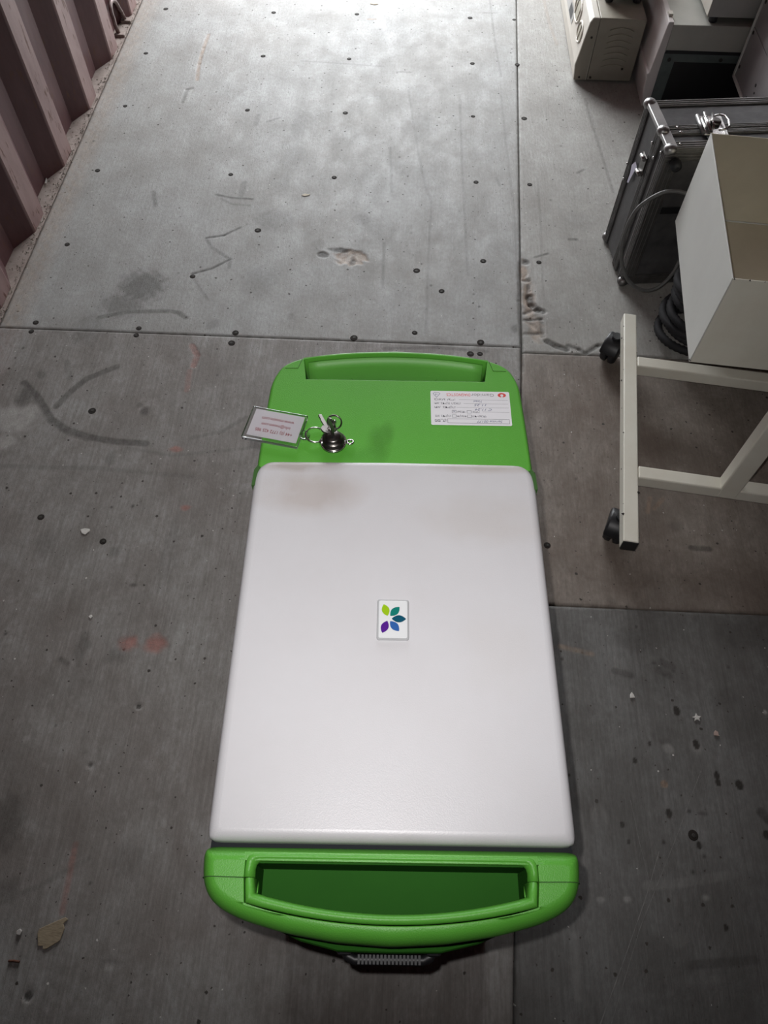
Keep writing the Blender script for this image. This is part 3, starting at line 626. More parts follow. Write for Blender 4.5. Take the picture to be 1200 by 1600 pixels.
# near green cap with the closed pocket
near_half = [(.1545, -.192), (.1535, -.2095), (.1500, -.2210), (.1440, -.2290), (.1340, -.2360), (.1160, -.2430), (.0838, -.2508), (.0440, -.2566), (0, -.2590)]
near_out = [(.1545, -.1893), (-.1545, -.1893)] + flip(near_half[1:]) + near_half[1:-1][::-1]
slot_near = [(.1172, -.1955), (-.1172, -.1955), (-.1172, -.2131), (-.1150, -.2318)] + arc((-.1150, -.2318), (.1150, -.2318), -.0135, 20)[1:-1] + [(.1150, -.2318), (.1172, -.2131)]
cap2 = ring_solid(near_out, slot_near, TOP + .001, .525, .0115, .0008, steps=8, r_z=.020).build('end_cap', m_green, case)
# moulded lip round the pocket
def loft_pairs(pairs, prof, base):
    vs = []; k = len(prof); n = len(pairs)
    for (o_, i_) in pairs:
        for tt, dz in prof: vs.append((o_[0] + (i_[0] - o_[0]) * tt, o_[1] + (i_[1] - o_[1]) * tt, base + dz))
    mb = MB(); mb.add(vs, [(k * i + j, k * i + (j + 1) % k, k * (i + 1) + (j + 1) % k, k * (i + 1) + j) for i in range(n - 1) for j in range(k)], True)
    mb.add(vs, [tuple(range(k)), tuple(range(k * (n - 1), k * n))[::-1]]); return mb
lp = [((-.1169, -.2129), (-.1090, -.2129)), ((-.1169, -.2060), (-.1093, -.2070)), ((-.1165, -.2000), (-.1085, -.2035)), ((-.1145, -.1968), (-.1070, -.2018)), ((-.1110, -.1958), (-.1050, -.2012)), ((-.1, -.1956), (-.1, -.2011))]
lp = lp + [((x, -.1956), (x, -.2011)) for x in (-.05, 0, .05)] + [((-a_[0], a_[1]), (-b_[0], b_[1])) for a_, b_ in lp[::-1]]
loft_pairs(lp, [(0, -.010), (0, -.0004), (.12, .0006), (.35, .0016), (.6, .0010), (.85, -.0018), (1.0, -.0050), (1.0, -.0090), (.3, -.012)], TOP + .001).build('pocket_lip', m_green, case)
# pocket: floor and far wall, the pocket's shade painted in as a darker green
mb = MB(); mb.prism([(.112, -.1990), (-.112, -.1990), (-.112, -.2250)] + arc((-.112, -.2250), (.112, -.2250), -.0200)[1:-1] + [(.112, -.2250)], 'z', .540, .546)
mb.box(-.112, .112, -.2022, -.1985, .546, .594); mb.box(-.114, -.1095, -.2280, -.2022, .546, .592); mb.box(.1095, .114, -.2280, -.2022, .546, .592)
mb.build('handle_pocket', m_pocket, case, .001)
# curved near grip between the pocket and the seam
mb = MB(); inn = [(-.1088, -.2133), (-.1078, -.2235)] + arc((-.1078, -.2235), (.1078, -.2235), -.0135, 20)[1:-1] + [(.1078, -.2235), (.1088, -.2133)]
out_ = [(-.1165, -.2134), (-.1143, -.2310)] + arc((-.1143, -.2310), (.1143, -.2310), -.0135, 20)[1:-1] + [(.1143, -.2310), (.1165, -.2134)]
vs = []; prof = [(0, -.030), (0, -.002), (.08, -.0004), (.25, .0012), (.5, .0018), (.75, .0006), (.92, -.003), (1.0, -.010), (.98, -.035), (.5, -.040)]
for (o_, i_) in zip(out_, inn):
    for tt, dz in prof: vs.append((o_[0] + (i_[0] - o_[0]) * tt, o_[1] + (i_[1] - o_[1]) * tt, TOP + .001 + dz))
np_ = len(prof); ns = len(inn)
mb.add(vs, [(np_ * i + j, np_ * i + (j + 1) % np_, np_ * (i + 1) + (j + 1) % np_, np_ * (i + 1) + j) for i in range(ns - 1) for j in range(np_)], True)
mb.add(vs, [tuple(range(np_)), tuple(range(np_ * (ns - 1), np_ * ns))[::-1]])
mb.build('handle_grip', m_green, case)
for sg in (-1, 1):
    ribbon('seam', [(sg * (.1530 - .0115 * (1 - math.cos(t_))), -.2128, TOP + .0011 - .020 * (1 - math.sin(t_))) for t_ in np.linspace(0, PI / 2, 9)] + [(sg * .1300, -.2130, .6011), (sg * .1172, -.2132, .6011)], .0004, m_seam, case)
    ribbon('moulding_edge', [(sg * .1075, -.2150, .585), (sg * .1068, -.2235, .592)], .0006, m_green, case)
# white lid
lid = [(-.1515, -.1865), (.1515, -.1865), (.1505, .1650), (.1490, .1790), (.1435, .1885), (.1350, .1932), (0, .1945), (-.1350, .1932), (-.1435, .1885), (-.1490, .1790), (-.1505, .1650)]
o = ring_solid(lid, None, TOP + .0018, .40, .0095, steps=6)
o.build('lid', m_white, case)
box_obj('gap_seal', (-.1495, .1495, -.191, -.183, .53, .586), m_gasket, case)
mb = MB(); mb.prism([(-.1518, .1600), (.1518, .1600), (.1510, .1800), (.1450, .1905), (.1360, .1956), (0, .1968), (-.1360, .1956), (-.1450, .1905), (-.1510, .1800)], 'z', .54, .5985); mb.build('gap_seal', m_seam, case)
# shell below
body = [(-.146, -.195), (-.138, -.215), (-.10, -.234), (-.05, -.2455), (0, -.249), (.05, -.2455), (.10, -.234), (.138, -.215), (.146, -.195), (.146, .285), (.13, .300), (-.13, .300), (-.146, .285)]
MB().prism(body, 'z', .05, .527).build('shell', m_white, case, .006)
front = [(-.122, -.225), (-.120, -.2360), (-.105, -.2445), (-.078, -.2550), (-.045, -.2622), (0, -.2630), (.045, -.2622), (.078, -.2550), (.105, -.2445), (.120, -.2360), (.122, -.225)]
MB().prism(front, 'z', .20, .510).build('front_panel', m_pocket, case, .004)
box_obj('base', (-.149, .149, -.235, .30, .0, .055), m_gasket, case, .01, 3)
# black carry handle on the front panel
mb = MB(); mb.tube([(-.040, -.2590, .475), (-.037, -.2655, .475), (-.031, -.2680, .475), (.031, -.2680, .475), (.037, -.2655, .475), (.040, -.2590, .475)], .0045, 10)
ch = mb.build('carry_handle', m_black, case)
mb = MB()
for i in range(17): mb.box(-.027 + i * .0034 - .001, -.027 + i * .0034 + .001, -.2715, -.2640, .4790, .4803)
tag(mb.build('grip_ribs', m_rubber, ch), kind='stuff')
for sg in (-1, 1): MB().box(sg * .040 - .007, sg * .040 + .007, -.265, -.2545, .464, .485).build('handle_mount', m_black, case, .003)
# badge
bt = MB().prism([(x * 1.0, y) for x, y in []] or [(-.0140, -.0205), (.0140, -.0205), (.0152, -.0190), (.0152, .0190), (.0140, .0205), (-.0140, .0205), (-.0152, .0190), (-.0152, -.0190)], 'z', 0, .0030).build('badge', m_badge_rim, case, .0012, 3, loc=(-.0006, .0072, TOP + .0018))
MB().prism([(-.0126, -.0188), (.0126, -.0188), (.0134, -.0180), (.0134, .0180), (.0126, .0188), (-.0126, .0188), (-.0134, .0180), (-.0134, -.0180)], 'z', .0022, .0032).build('badge_face', m_badge, bt, .0002)
def petal(a, b, wd, material):
    a = np.array(a); b = np.array(b); d = b - a; n = np.array([-d[1], d[0]]); n = n / np.linalg.norm(n); pts = []
    for t_ in np.linspace(0, 1, 15): pts.append(a + d * t_ + n * wd / 2 * math.sin(PI * t_) ** .85)
    for t_ in np.linspace(1, 0, 15)[1:-1]: pts.append(a + d * t_ - n * wd / 2 * math.sin(PI * t_) ** .85)
    MB().prism([tuple(p) for p in pts], 'z', .00315, .0034).build('petal', material, bt)
def bz(x, y): return ((x - 592) / 640 * .0300, -(y - 697) / 905 * .0400)
petal(bz(402, 355), bz(482, 625), .0073, m_pet['lime']); petal(bz(722, 415), bz(537, 625), .0072, m_pet['teal']); petal(bz(566, 688), bz(856, 690), .0073, m_pet['deep_teal'])
petal(bz(535, 745), bz(715, 968), .0072, m_pet['blue']); petal(bz(478, 738), bz(380, 1012), .0073, m_pet['purple'])
# adhesive information label, upside down to the camera
lb = MB().prism([(-.0440, -.0246), (.0440, -.0246), (.0452, -.0234), (.0452, .0234), (.0440, .0246), (-.0440, .0246), (-.0452, .0234), (-.0452, -.0234)], 'z', 0, .00025).build('information_label', m_sticker, case, loc=(.0855, .2675, TOP + .0002))
LZ = .0003
lettering('Gamidor', .0064, m_brandg, lb, .0145, .0195, LZ, width=.0262); lettering('DIAGNOSTICS', .0058, m_brand, lb, -.0132, .0195, LZ, width=.0272)
# red round emblem and the diamond stamp
mb = MB(); pts = []
for a in np.linspace(0, 2 * PI, 25)[:-1]: pts.append((.0365 + .0048 * math.cos(a), .0192 + .0036 * math.sin(a) * (1 if math.sin(a) > 0 else .75)))
mb.prism(pts, 'z', .0002, .0004); mb.build('emblem', m_brand, lb)
MB().lathe([(.0018, .0004), (.0018, .0005)], c=(.0365, .0190, 0), n=14).build('emblem_centre', m_sticker, lb)
MB().prism([(.0350, .0158), (.0380, .0158), (.0365, .0178)], 'z', .0004, .0005).build('emblem_notch', m_sticker, lb)
def line(mb, x0, y0, x1, y1, w=.00025):
    d = np.array([x1 - x0, y1 - y0]); l = np.linalg.norm(d); n = np.array([-d[1], d[0]]) / l * w / 2
    mb.add([(x0 + n[0], y0 + n[1], .0004), (x1 + n[0], y1 + n[1], .0004), (x1 - n[0], y1 - n[1], .0004), (x0 - n[0], y0 - n[1], .0004)], [(0, 1, 2, 3)])
mb = MB(); D = [(-.0422, .0205), (-.0405, .0222), (-.0360, .0222), (-.0343, .0205), (-.0383, .0150)]
for i in range(5): line(mb, *D[i], *D[(i + 1) % 5], .0005)
mb.build('diamond_mark', m_pen, lb); lettering('18', .0032, m_pen, lb, -.0383, .0196, LZ)
mb = MB()
for y, xa, xb in ((.0120, -.013, .043), (.0065, -.008, .043), (.0008, -.016, .043), (-.0055, .013, .0435)): line(mb, xa, y, xb, y)
for (cx, cy) in ((-.0190, -.0055), (-.0020, -.0055), (-.0190, -.0118), (-.0020, -.0118)):
    for a, b in (((-1, -1), (1, -1)), ((1, -1), (1, 1)), ((1, 1), (-1, 1)), ((-1, 1), (-1, -1))): line(mb, cx + a[0] * .0023, cy + a[1] * .0019, cx + b[0] * .0023, cy + b[1] * .0019, .0004)
for a, b in (((-.0265, -.0217), (.0425, -.0217)), ((.0425, -.0217), (.0425, -.0158)), ((.0425, -.0158), (-.0265, -.0158)), ((-.0265, -.0158), (-.0265, -.0217))): line(mb, *a, *b, .0004)
mb.build('form_lines', m_ink, lb)
def heb(s): return s[::-1]
lettering(heb('בוצע ע״י:'), .0042, m_ink, lb, -.0290, .0120, LZ, width=.024); lettering(heb('תא. בדיקה הבאה:'), .0042, m_ink, lb, -.0260, .0065, LZ, width=.030)
lettering(heb('תא. בדיקה:'), .0042, m_ink, lb, -.0290, .0008, LZ, width=.024); lettering(heb('שנתי'), .0040, m_ink, lb, -.0110, -.0055, LZ, width=.009); lettering(heb('אחר:'), .0040, m_ink, lb, .0060, -.0055, LZ, width=.008)
lettering(heb('סוג בדיקה:'), .0042, m_ink, lb, -.0315, -.0118, LZ, width=.018); lettering(heb('תקופתי'), .0040, m_ink, lb, -.0105, -.0118, LZ, width=.011); lettering(heb('חד-שנתי'), .0040, m_ink, lb, .0090, -.0118, LZ, width=.016)
lettering(heb('מס_ק:'), .0050, m_ink, lb, -.0345, -.0186, LZ, width=.013, bold=.0001)
lettering('Service 00177', .0048, m_pen, lb, .021, -.0188, LZ, width=.029, shear=.3); lettering('C 11.24', .0045, m_pen, lb, .015, -.0018, LZ, width=.019, shear=.3)
lettering('11.25', .0045, m_pen, lb, .012, .0048, LZ, width=.014, shear=.3); lettering('Yossi', .0040, m_pen, lb, .009, .0100, LZ, width=.010, shear=.3); lettering('x', .0045, m_pen, lb, -.0190, -.0053, LZ)
# cylinder lock
lk = MB().lathe([(.0140, 0), (.0140, .002), (.0128, .0034), (.0122, .0036), (.0118, .0075), (.0106, .0085), (.0100, .0086), (.0092, .0120), (.0074, .0134), (.001, .0136)], n=32).build('cylinder_lock', m_nickel, case, loc=(-.0675, .2160, TOP))
MB().lathe([(.0143, .0018), (.0146, .0025), (.0143, .0032)], n=32).build('lock_collar', m_chrome, lk)
box_obj('keyway', (-.0008, .0008, -.004, .004, .0135, .0139), m_black, lk)

def to_world(u, v, z): return (CC[0] + u * math.cos(YAW) - v * math.sin(YAW), CC[1] + u * math.sin(YAW) + v * math.cos(YAW), z)
def torus_pts(c, r, nrm, n=28):
    nrm = np.array(nrm, float); nrm /= np.linalg.norm(nrm); u = np.cross(nrm, [0, 0, 1.]);
    if np.linalg.norm(u) < .1: u = np.cross(nrm, [1., 0, 0])
    u /= np.linalg.norm(u); w = np.cross(nrm, u)
    return [np.array(c) + r * (math.cos(a) * u + math.sin(a) * w) for a in np.linspace(0, 2 * PI, n + 1)[:-1]]
# keys on their rings (local frame of the case, lying on it)
kx, ky = -.0675, .2160
kt = thing('bunch_of_keys', 'small steel keys on a split ring, one in the lock of the green case', 'keys', to_world(kx, ky, TOP), YAW)
def key(parent, origin, dirv, up, ln=.026, bow=.0085):
    d = np.array(dirv, float); d /= np.linalg.norm(d); u = np.array(up, float); u -= d * (u @ d); u /= np.linalg.norm(u); w = np.cross(d, u)
    o_ = np.array(origin, float); th = .0011
    outline = [(-.0022, 0), (-.0022, ln * .55), (-.0013, ln * .60), (-.0022, ln * .66), (-.0010, ln * .72), (-.0022, ln * .80), (-.0010, ln * .86), (-.0018, ln * .92), (0, ln), (.0022, ln * .93), (.0022, 0)]
    hb = [(bow * math.sin(a), -bow * .75 + bow * math.cos(a) * .95) for a in np.linspace(.35, 2 * PI - .35, 18)]
    pts = outline + hb
    vs = [o_ + w * p[0] + d * p[1] + u * th for p in pts] + [o_ + w * p[0] + d * p[1] - u * th for p in pts]; n = len(pts)
    mb = MB().add(vs, [tuple(range(n)), tuple(range(n, 2 * n))[::-1]] + [(i, (i + 1) % n, n + (i + 1) % n, n + i) for i in range(n)])
    return mb.build('key', m_nickel, parent, .0003)
key(kt, (0, 0, .026), (0, 0, -1), (.85, .5, 0), ln=.012, bow=.0085)
key(kt, (-.0085, .0150, .0105), (-.42, .88, -.12), (.25, .1, .95), ln=.020, bow=.0075)
MB().tube(torus_pts((-.0205, .0080, .0030), .0105, (.08, .05, 1)), .0008, 8, closed=True).build('split_ring', m_chrome, kt)
MB().tube(torus_pts((-.0200, .0078, .0042), .0102, (.10, .02, 1)), .0007, 8, closed=True).build('split_ring', m_chrome, kt)
MB().tube(torus_pts((.0010, .0165, .0160), .0078, (.25, -.35, 1)), .0008, 8, closed=True).build('key_ring', m_nickel, kt)
MB().tube([(-.012, .004, .006), (-.004, .012, .014), (.002, .010, .028), (.003, .004, .033), (.001, -.001, .030)], .0011, 8).build('ring_link', m_chrome, kt)
# the little clasp to the right of the lock
MB().tube(torus_pts((.0185, -.0010, .0035), .0034, (0, .25, 1), 18), .0012, 8, closed=True).build('clasp_ring', m_chrome, kt)
MB().tube([(.010, -.001, .0030), (.0155, -.001, .0036)], .0016, 8).build('clasp_stem', m_nickel, kt)
MB().lathe([(.0028, 0), (.0035, .001), (.0035, .004), (.002, .0055)], c=(-.0125, -.0010, 0), n=16).build('swivel', m_chrome, kt)

# acrylic key tag
tc_u, tc_v = -.1329, .2340
ang = math.atan2(.2489 - .2614, -.0979 + .1584)
tg = thing('key_tag', 'clear acrylic key tag with red printed insert lying over the case edge', 'key tag', to_world(tc_u, tc_v, TOP + .0003), YAW + ang)
tw, th_ = .0320, .0222
MB().box(-tw, tw, -th_, th_, 0, .0056).build('acrylic_block', m_acrylic, tg, .0012, 3)
pi_ = box_obj('paper_insert', (-tw + .0045, tw - .0030, -th_ + .0050, th_ - .0025, .0024, .0030), m_paper, tg)
for s_, yy, sz, wd in (('www.mesem.com', .0088, .0062, .037), ('info@mesem.com', .0008, .0055, .033), ('+44 (0) 1772 425 985', -.0074, .0062, .042)):
    lettering(s_, sz, m_red_ink, pi_, .0008, yy, .00315, width=wd)
MB().lathe([(.0052, .001), (.0060, .0016), (.0060, .0040), (.0052, .0046)], c=(tw + .0030, -.0035, 0), n=20).build('tag_loop', m_acrylic, tg)

# ------------------------------------------------------------------ cream wheeled stand
ang = math.radians(-7.1)
st = thing('wheeled_stand', 'cream enamel steel tube stand with chipped paint on black castors', 'stand', (.457, .945, 0), ang)
ca, sa = math.cos(ang), math.sin(ang)
def sl(px, py, z):
    p = on_level(px, py, z); dx, dy = p[0] - .457, p[1] - .945; return (dx * ca + dy * sa, -dx * sa + dy * ca)
T0, T1 = .072, .100
lft = MB().box(-.014, .014, -.291, .290, T0, T1).build('foot_rail', m_cream, st, .0025)
box_obj('end_plug', (-.0135, .0135, -.2925, -.2905, T0 + .001, T1 - .001), m_black, lft)
mb = MB(); rr = np.random.default_rng(3)
for _ in range(22):
    v = rr.uniform(-.28, .27); sd = rr.choice([-1, 1], p=[.65, .35]); w_ = rr.choice([.0012, .002, .0035, .0045], p=[.5, .25, .15, .1]); crumb(mb, sd * .0137, v, T1 - .0012 - (rr.random() < .3) * .012, w_)
tag(mb.build('paint_chips', m_chip, lft), kind='stuff')
RX = .56
MB().box(RX - .014, RX + .014, -.291, .290, T0, T1).build('foot_rail', m_cream, st, .0025)
vf = sl(993, 556, T1)[1] - .014; vn = sl(1002, 728, T1)[1] - .014
for v in (vf, vn): MB().box(.0145, RX - .0145, v - .014, v + .014, T0, T1).build('cross_rail', m_cream, st, .0025)
pu = sl(1125, 744, T1)[0]
for u0 in (pu, RX - pu - .036):
    MB().box(u0, u0 + .036, vn - .0145, vn + .014, T0 + .001, .66).build('post', m_cream, st, .0025)
MB().box(pu, RX - pu, vn - .014, vn + .014, .632, .66).build('top_rail', m_cream, st, .0025)
# pillars and brackets that carry the open box
for u0 in (.37, .50):
    MB().box(u0 - .012, u0 + .012, vf - .012, vf + .012, T1, .2485).build('bracket_post', m_cream, st, .002)
    MB().box(u0 - .012, u0 + .012, vf + .0125, .36, .230, .2485).build('shelf_arm', m_cream, st, .002)
def castor(cx, cy, parent, rot):
    c = MB().lathe([(.010, .060), (.010, T0 - .0002)], n=14).build('castor', m_black, parent, loc=(cx, cy, 0), rot=(0, 0, rot))
    for sg in (-1, 1): MB().lathe([(.006, sg * .002), (.026, sg * .002), (.0305, sg * .004), (.0305, sg * .012), (.027, sg * .017), (.006, sg * .018)], c=(0, 0, .0305), axis='y', n=28).build('wheel', m_rubber, c)
    hood = [(.0345 * math.cos(a), .0305 + .0345 * math.sin(a)) for a in np.linspace(-.25, PI * .95, 18)] + [(0, .036)]
    MB().prism(hood, 'y', -.0205, .0205, True).build('hood', m_black, c, .006, 3); return c
cn = sl(978, 824, .035); cf = sl(957, 543, .035)
castor(-.008, cn[1], st, math.radians(75)); castor(-.020, cf[1], st, math.radians(65)); castor(RX, -.25, st, 1.0); castor(RX, .24, st, 2.0)

# ------------------------------------------------------------------ open enamel box on the stand
ob = thing('open_metal_box', 'open topped cream sheet metal box carried on the wheeled stand', 'box', (.520, .954, .25), math.radians(-5.5))
BW, BL, BH, tk = .44, .400, .193, .0022
MB().box(0, tk, 0, BL, 0, BH).build('side_panel', m_boxwhite, ob, .0006); MB().box(BW - tk, BW, 0, BL, 0, BH).build('side_panel', m_boxwhite, ob, .0006)
fp = MB().box(tk + .0002, BW - tk - .0002, 0, tk, 0, BH - .001).build('front_panel', m_cream, ob, .0006)
MB().box(tk + .0002, BW - tk - .0002, BL - tk, BL, 0, BH).build('back_panel', m_cream_in, ob, .0006)
MB().box(tk + .0002, BW - tk - .0002, tk, BL - tk, .012, .014).build('bottom_panel', m_cream_in, ob)
box_obj('left_liner', (tk, tk + .0008, tk, BL - tk, .014, BH - .004), m_cream_in, ob)
MB().tube([(tk + .003 + i * (BW - .01) / 40, BL - tk - .0015, .0145 + .0006 * math.sin(i * 2.3)) for i in range(41)], .0018, 6).build('weld_bead', m_boxwhite, ob)
MB().lathe([(.003, .0142), (.003, .0146)], c=(.078, BL - .055, 0), n=12).build('bolt_hole', m_black, ob)
mb = MB()
for u_, r_ in ((.004, .003), (.028, .0022), (.052, .0022), (.11, .002)): crumb(mb, u_, .001, BH - .002, r_)
crumb(mb, .001, .001, .004, .003); tag(mb.build('paint_chips', m_chip, ob), kind='stuff')

# ------------------------------------------------------------------ aluminium flight case
al = thing('flight_case', 'scuffed grey aluminium flight case standing on its side with chrome latches', 'case', (.521, 1.436, 0), math.radians(6.5))
LU, TV, HZ = .52, .172, .358
MB().box(.003, LU - .003, .003, TV - .003, .004, HZ - .003).build('shell', m_lam, al, .003)
SP = .062
def band(mb, dims, axis, ribs_dir):
    mb.box(*dims)
# edge extrusions
def extrusion(name, dims, along, across, face, material=m_alu):
    """a flat strip with three fine ribs; along = run axis, across = width axis, face = outward axis and sign"""
    mb = MB(); mb.box(*dims); d = list(dims); ai = 'xyz'.index(across) * 2; fi = 'xyz'.index(face[0]) * 2; w = d[ai + 1] - d[ai]
    for k in (.2, .5, .8):
        r = list(d); r[ai] = d[ai] + w * k - .0013; r[ai + 1] = d[ai] + w * k + .0013
        if face[1] > 0: r[fi] = d[fi + 1] - .0002; r[fi + 1] = d[fi + 1] + .0013
        else: r[fi + 1] = d[fi] + .0002; r[fi] = d[fi] - .0013
        mb.box(*r)
    return mb.build(name, material, al, .0006)
for (v0, v1) in ((-.001, .024), (.046, .061), (.063, .080), (TV - .022, TV + .001)):
    extrusion('frame_strip', (0, LU, v0, v1, HZ - .004, HZ), 'x', 'y', ('z', 1))
    extrusion('frame_strip', (-.0005, .003, v0, v1, .004, HZ - .005), 'z', 'y', ('x', -1))
extrusion('frame_strip', (0, LU, -.0008, .003, HZ - .030, HZ - .004), 'x', 'z', ('y', -1)); extrusion('frame_strip', (0, LU, -.0008, .003, .004, .030), 'x', 'z', ('y', -1))
extrusion('frame_strip', (0, .030, -.0009, .003, .030, HZ - .030), 'z', 'x', ('y', -1))
# polished end cheeks and corner balls
for (v0, v1) in ((.002, .060), (.064, TV - .004)):
    MB().box(-.0024, .020, v0, v1, HZ - .007, HZ + .0018).build('corner_cheek', m_alu_lt, al, .002)
for (v, zz) in ((.003, HZ - .004), (TV - .004, HZ - .004), (.003, .008), (TV - .004, .008), (.062, HZ - .001)):
    b_ = MB().lathe([(.002, -.011), (.009, -.009), (.013, -.003), (.0135, .002), (.010, .008), (.003, .0105)], n=14, c=(0, 0, 0)).build('corner_cap', m_alu_lt if zz > .1 else m_alu, al, loc=(.006, v, zz if zz > .1 else .0115))
for (x, y, z) in ((-.003, .075, HZ - .035), (-.003, .045, HZ - .05), (-.003, .020, HZ - .022), (.028, .012, HZ + .0005), (.040, .052, HZ + .001), (.038, .070, HZ + .001), (-.003, .166, .215), (-.003, .160, .18)):
    MB().lathe([(.0035, -.001), (.003, .0015), (.001, .0022)], n=10).build('rivet', m_chrome, al, loc=(x, y, z), rot=(0, -PI / 2 if x < 0 else 0, 0))
# butterfly latch with ring handle on top
lt = thing('x', None, None); bpy.data.objects.remove(lt)
lt = MB().box(-.026, .026, -.034, .034, 0, .003).build('butterfly_latch', m_chrome, al, .001, loc=(.112, .070, HZ + .0003), rot=(0, 0, math.radians(-4)))
mb = MB(); mb.tube([(-.027, -.034, .0055), (-.027, .030, .0055)], .004, 10); mb.build('latch_bar', m_alu_lt, lt)
mb = MB(); mb.tube([(-.012, -.030, .007), (-.012, .034, .009)], .0035, 10); mb.tube([(-.004, -.020, .008), (.004, .030, .010)], .0025, 8); mb.build('latch_hook', m_chrome, lt)
MB().lathe([(.011, .003), (.012, .008), (.009, .011), (.004, .0115)], c=(.006, .006, 0), n=18).build('turn_knob', m_nickel, lt)
MB().tube([(.004, -.026, .008), (.016, -.028, .011), (.027, -.020, .013), (.029, .000, .014), (.026, .018, .013), (.018, .028, .010), (.006, .024, .008)], .0022, 8).build('latch_ring', m_chrome, lt)
box_obj('latch_shadow_gap', (-.02, .03, -.046, -.036, -.001, .0012), m_black, lt)
# side latch, sticker, corner stay
p = on_x(993, 268, .510); sl_ = MB().box(-.003, 0, -.014, .014, -.022, .022).build('side_latch', m_nickel, al, .001, loc=(-.003, .083, .268))
MB().tube([(-.006, -.011, .018), (-.006, .011, .016)], .0045, 10).build('latch_bar', m_chrome, sl_); MB().tube([(-.006, -.011, -.018), (-.006, .011, -.020)], .0040, 10).build('latch_bar', m_chrome, sl_)
MB().prism([(.112, .242), (.122, .216), (.130, .190), (.139, .186), (.136, .210), (.142, .228), (.128, .245)], 'x', -.0022, -.0018).build('torn_sticker', m_stickerp, al)
box_obj('stay', (.030, .075, -.006, -.0035, .205, .222), m_black, al, .001)
MB().lathe([(.011, -.004), (.012, -.012), (.010, -.022), (.004, -.025)], c=(.022, .0, HZ - .030), axis='y', n=16).build('rubber_foot', m_rubber, al)

# ------------------------------------------------------------------ cable loop and the black hose coil under the box
pz = [(1080, 400), (1010, 398), (940, 405), (800, 430), (640, 510), (500, 610), (400, 740), (340, 860), (300, 1000), (300, 1150), (350, 1290), (430, 1370), (550, 1415), (680, 1400), (800, 1330), (900, 1230), (960, 1150)]
cp = [on_y(930 + x * .1375, 250 + y * .1375, 1.375) for x, y in pz]; cp = [(p[0], 1.375 + .02 * math.sin(i * .4), max(.007, p[2])) for i, p in enumerate(cp)]
def smooth_path(P, n=6):
    P = [np.array(p, float) for p in P]; out = []
    for i in range(len(P) - 1):
        a = P[max(0, i - 1)]; b = P[i]; c = P[i + 1]; d = P[min(len(P) - 1, i + 2)]
        for k in range(n):
            t = k / n; out.append(.5 * ((2 * b) + (-a + c) * t + (2 * a - 5 * b + 4 * c - d) * t * t + (-a + 3 * b - 3 * c + d) * t ** 3))
    return out + [P[-1]]
cb = MB().tube(smooth_path(cp), .0042, 10).build('power_cable', m_cable); tag(cb, 'grey cable looping down in front of the aluminium flight case', 'cable')
hs = thing('corrugated_hose', 'black ribbed hose coiled on the floor under the open box', 'hose', (.668, 1.262, 0), .2)
for k in range(7):
    pts = torus_pts((.006 * math.sin(k * 2), .005 * math.cos(k * 3), .024 + k * .024), .082 - .004 * (k % 2), (.08 * math.sin(k * 1.7), .10 + .04 * math.cos(k), 1), 84)
    MB().tube(pts, .009, 8, closed=True, rs=[.0102 if j % 2 else .0084 for j in range(84)]).build('coil', m_hose, hs)


# ------------------------------------------------------------------ beige analyser on the floor, far right
ba = thing('beige_instrument', 'beige instrument on the floor with sloping grip panel, farthest left of the stacked equipment', 'instrument', (.487, 2.347, 0))
P_ = [(.000, .004), (-.005, .049), (.012, .166), (.020, .181), (.040, .180), (.040, .004)]
MB().prism(P_, 'y', 0, .52).build('front_bezel', m_beige_lt, ba, .003, 3)
P2 = [(.041, .004), (.041, .180), (.175, .178), (.175, .004)]
sd = MB().prism(P2, 'y', .002, .52).build('housing', m_beige, ba, .002)
mb = MB(); mb.prism([(.002, .006), (-.003, .049), (.013, .164), (.021, .178), (.039, .178), (.036, .006)], 'y', -.0012, -.0002); mb.build('end_trim', m_beige, ba)
for r_ in range(7):
    z0 = .045 + r_ * .017; pts = [(.075 + .07 * t_, -.0004, z0 + .008 * math.sin(PI * t_)) for t_ in np.linspace(0, 1, 9)]
    mb = MB().tube(pts, .0011, 6); mb.build('vent_slot', m_grip, sd)
for (x, z) in ((.026, .128), (.016, .014), (.050, .014), (.140, .042)):
    MB().lathe([(.0032, -.0010), (.0032, -.0030), (.001, -.0034)], axis='y', n=10).build('screw', m_chip, ba, loc=(x, 0, z))
# grip openings in the sloping face
gp = Matrix.Translation((-.005, 0, .049)) @ Matrix.Rotation(math.atan2(.117, .017) - PI / 2 , 4, 'Y').inverted()
def on_slope(y, s): return (-.005 + .017 * s / .117 - .0012, y, .049 + s)
def oval(cy, cs, ry, rs_, n=22): return [on_slope(cy + ry * math.cos(a) * (1), cs + rs_ * math.sin(a)) for a in np.linspace(0, 2 * PI, n + 1)[:-1]]
for (cy, cs, ry, rz) in ((.175, .075, .055, .028), (.070, .060, .036, .024)):
    pts = oval(cy, cs, ry, rz); g_ = MB().add([(p[0] + .0004, p[1], p[2]) for p in pts], [tuple(range(len(pts)))]).build('grip_opening', m_grip, ba)
    MB().tube(pts, .0032, 8, closed=True).build('grip_rim', m_beige_lt, g_)
    for q in (-.5, .5) if ry > .05 else (0,):
        MB().tube([on_slope(cy + q * ry, cs - rz), on_slope(cy + q * ry, cs + rz)], .0028, 8).build('grip_bar', m_beige_lt, g_)
dp = MB().add([on_slope(.20, .018), on_slope(.36, .018), on_slope(.36, .050), on_slope(.20, .050)], [(0, 1, 2, 3)]).build('display_surround', m_greybox, ba)
dd = MB().add([(p[0] - .0008, p[1], p[2]) for p in (on_slope(.225, .022), on_slope(.285, .022), on_slope(.285, .046), on_slope(.225, .046))], [(0, 1, 2, 3)]).build('display', m_black, ba)
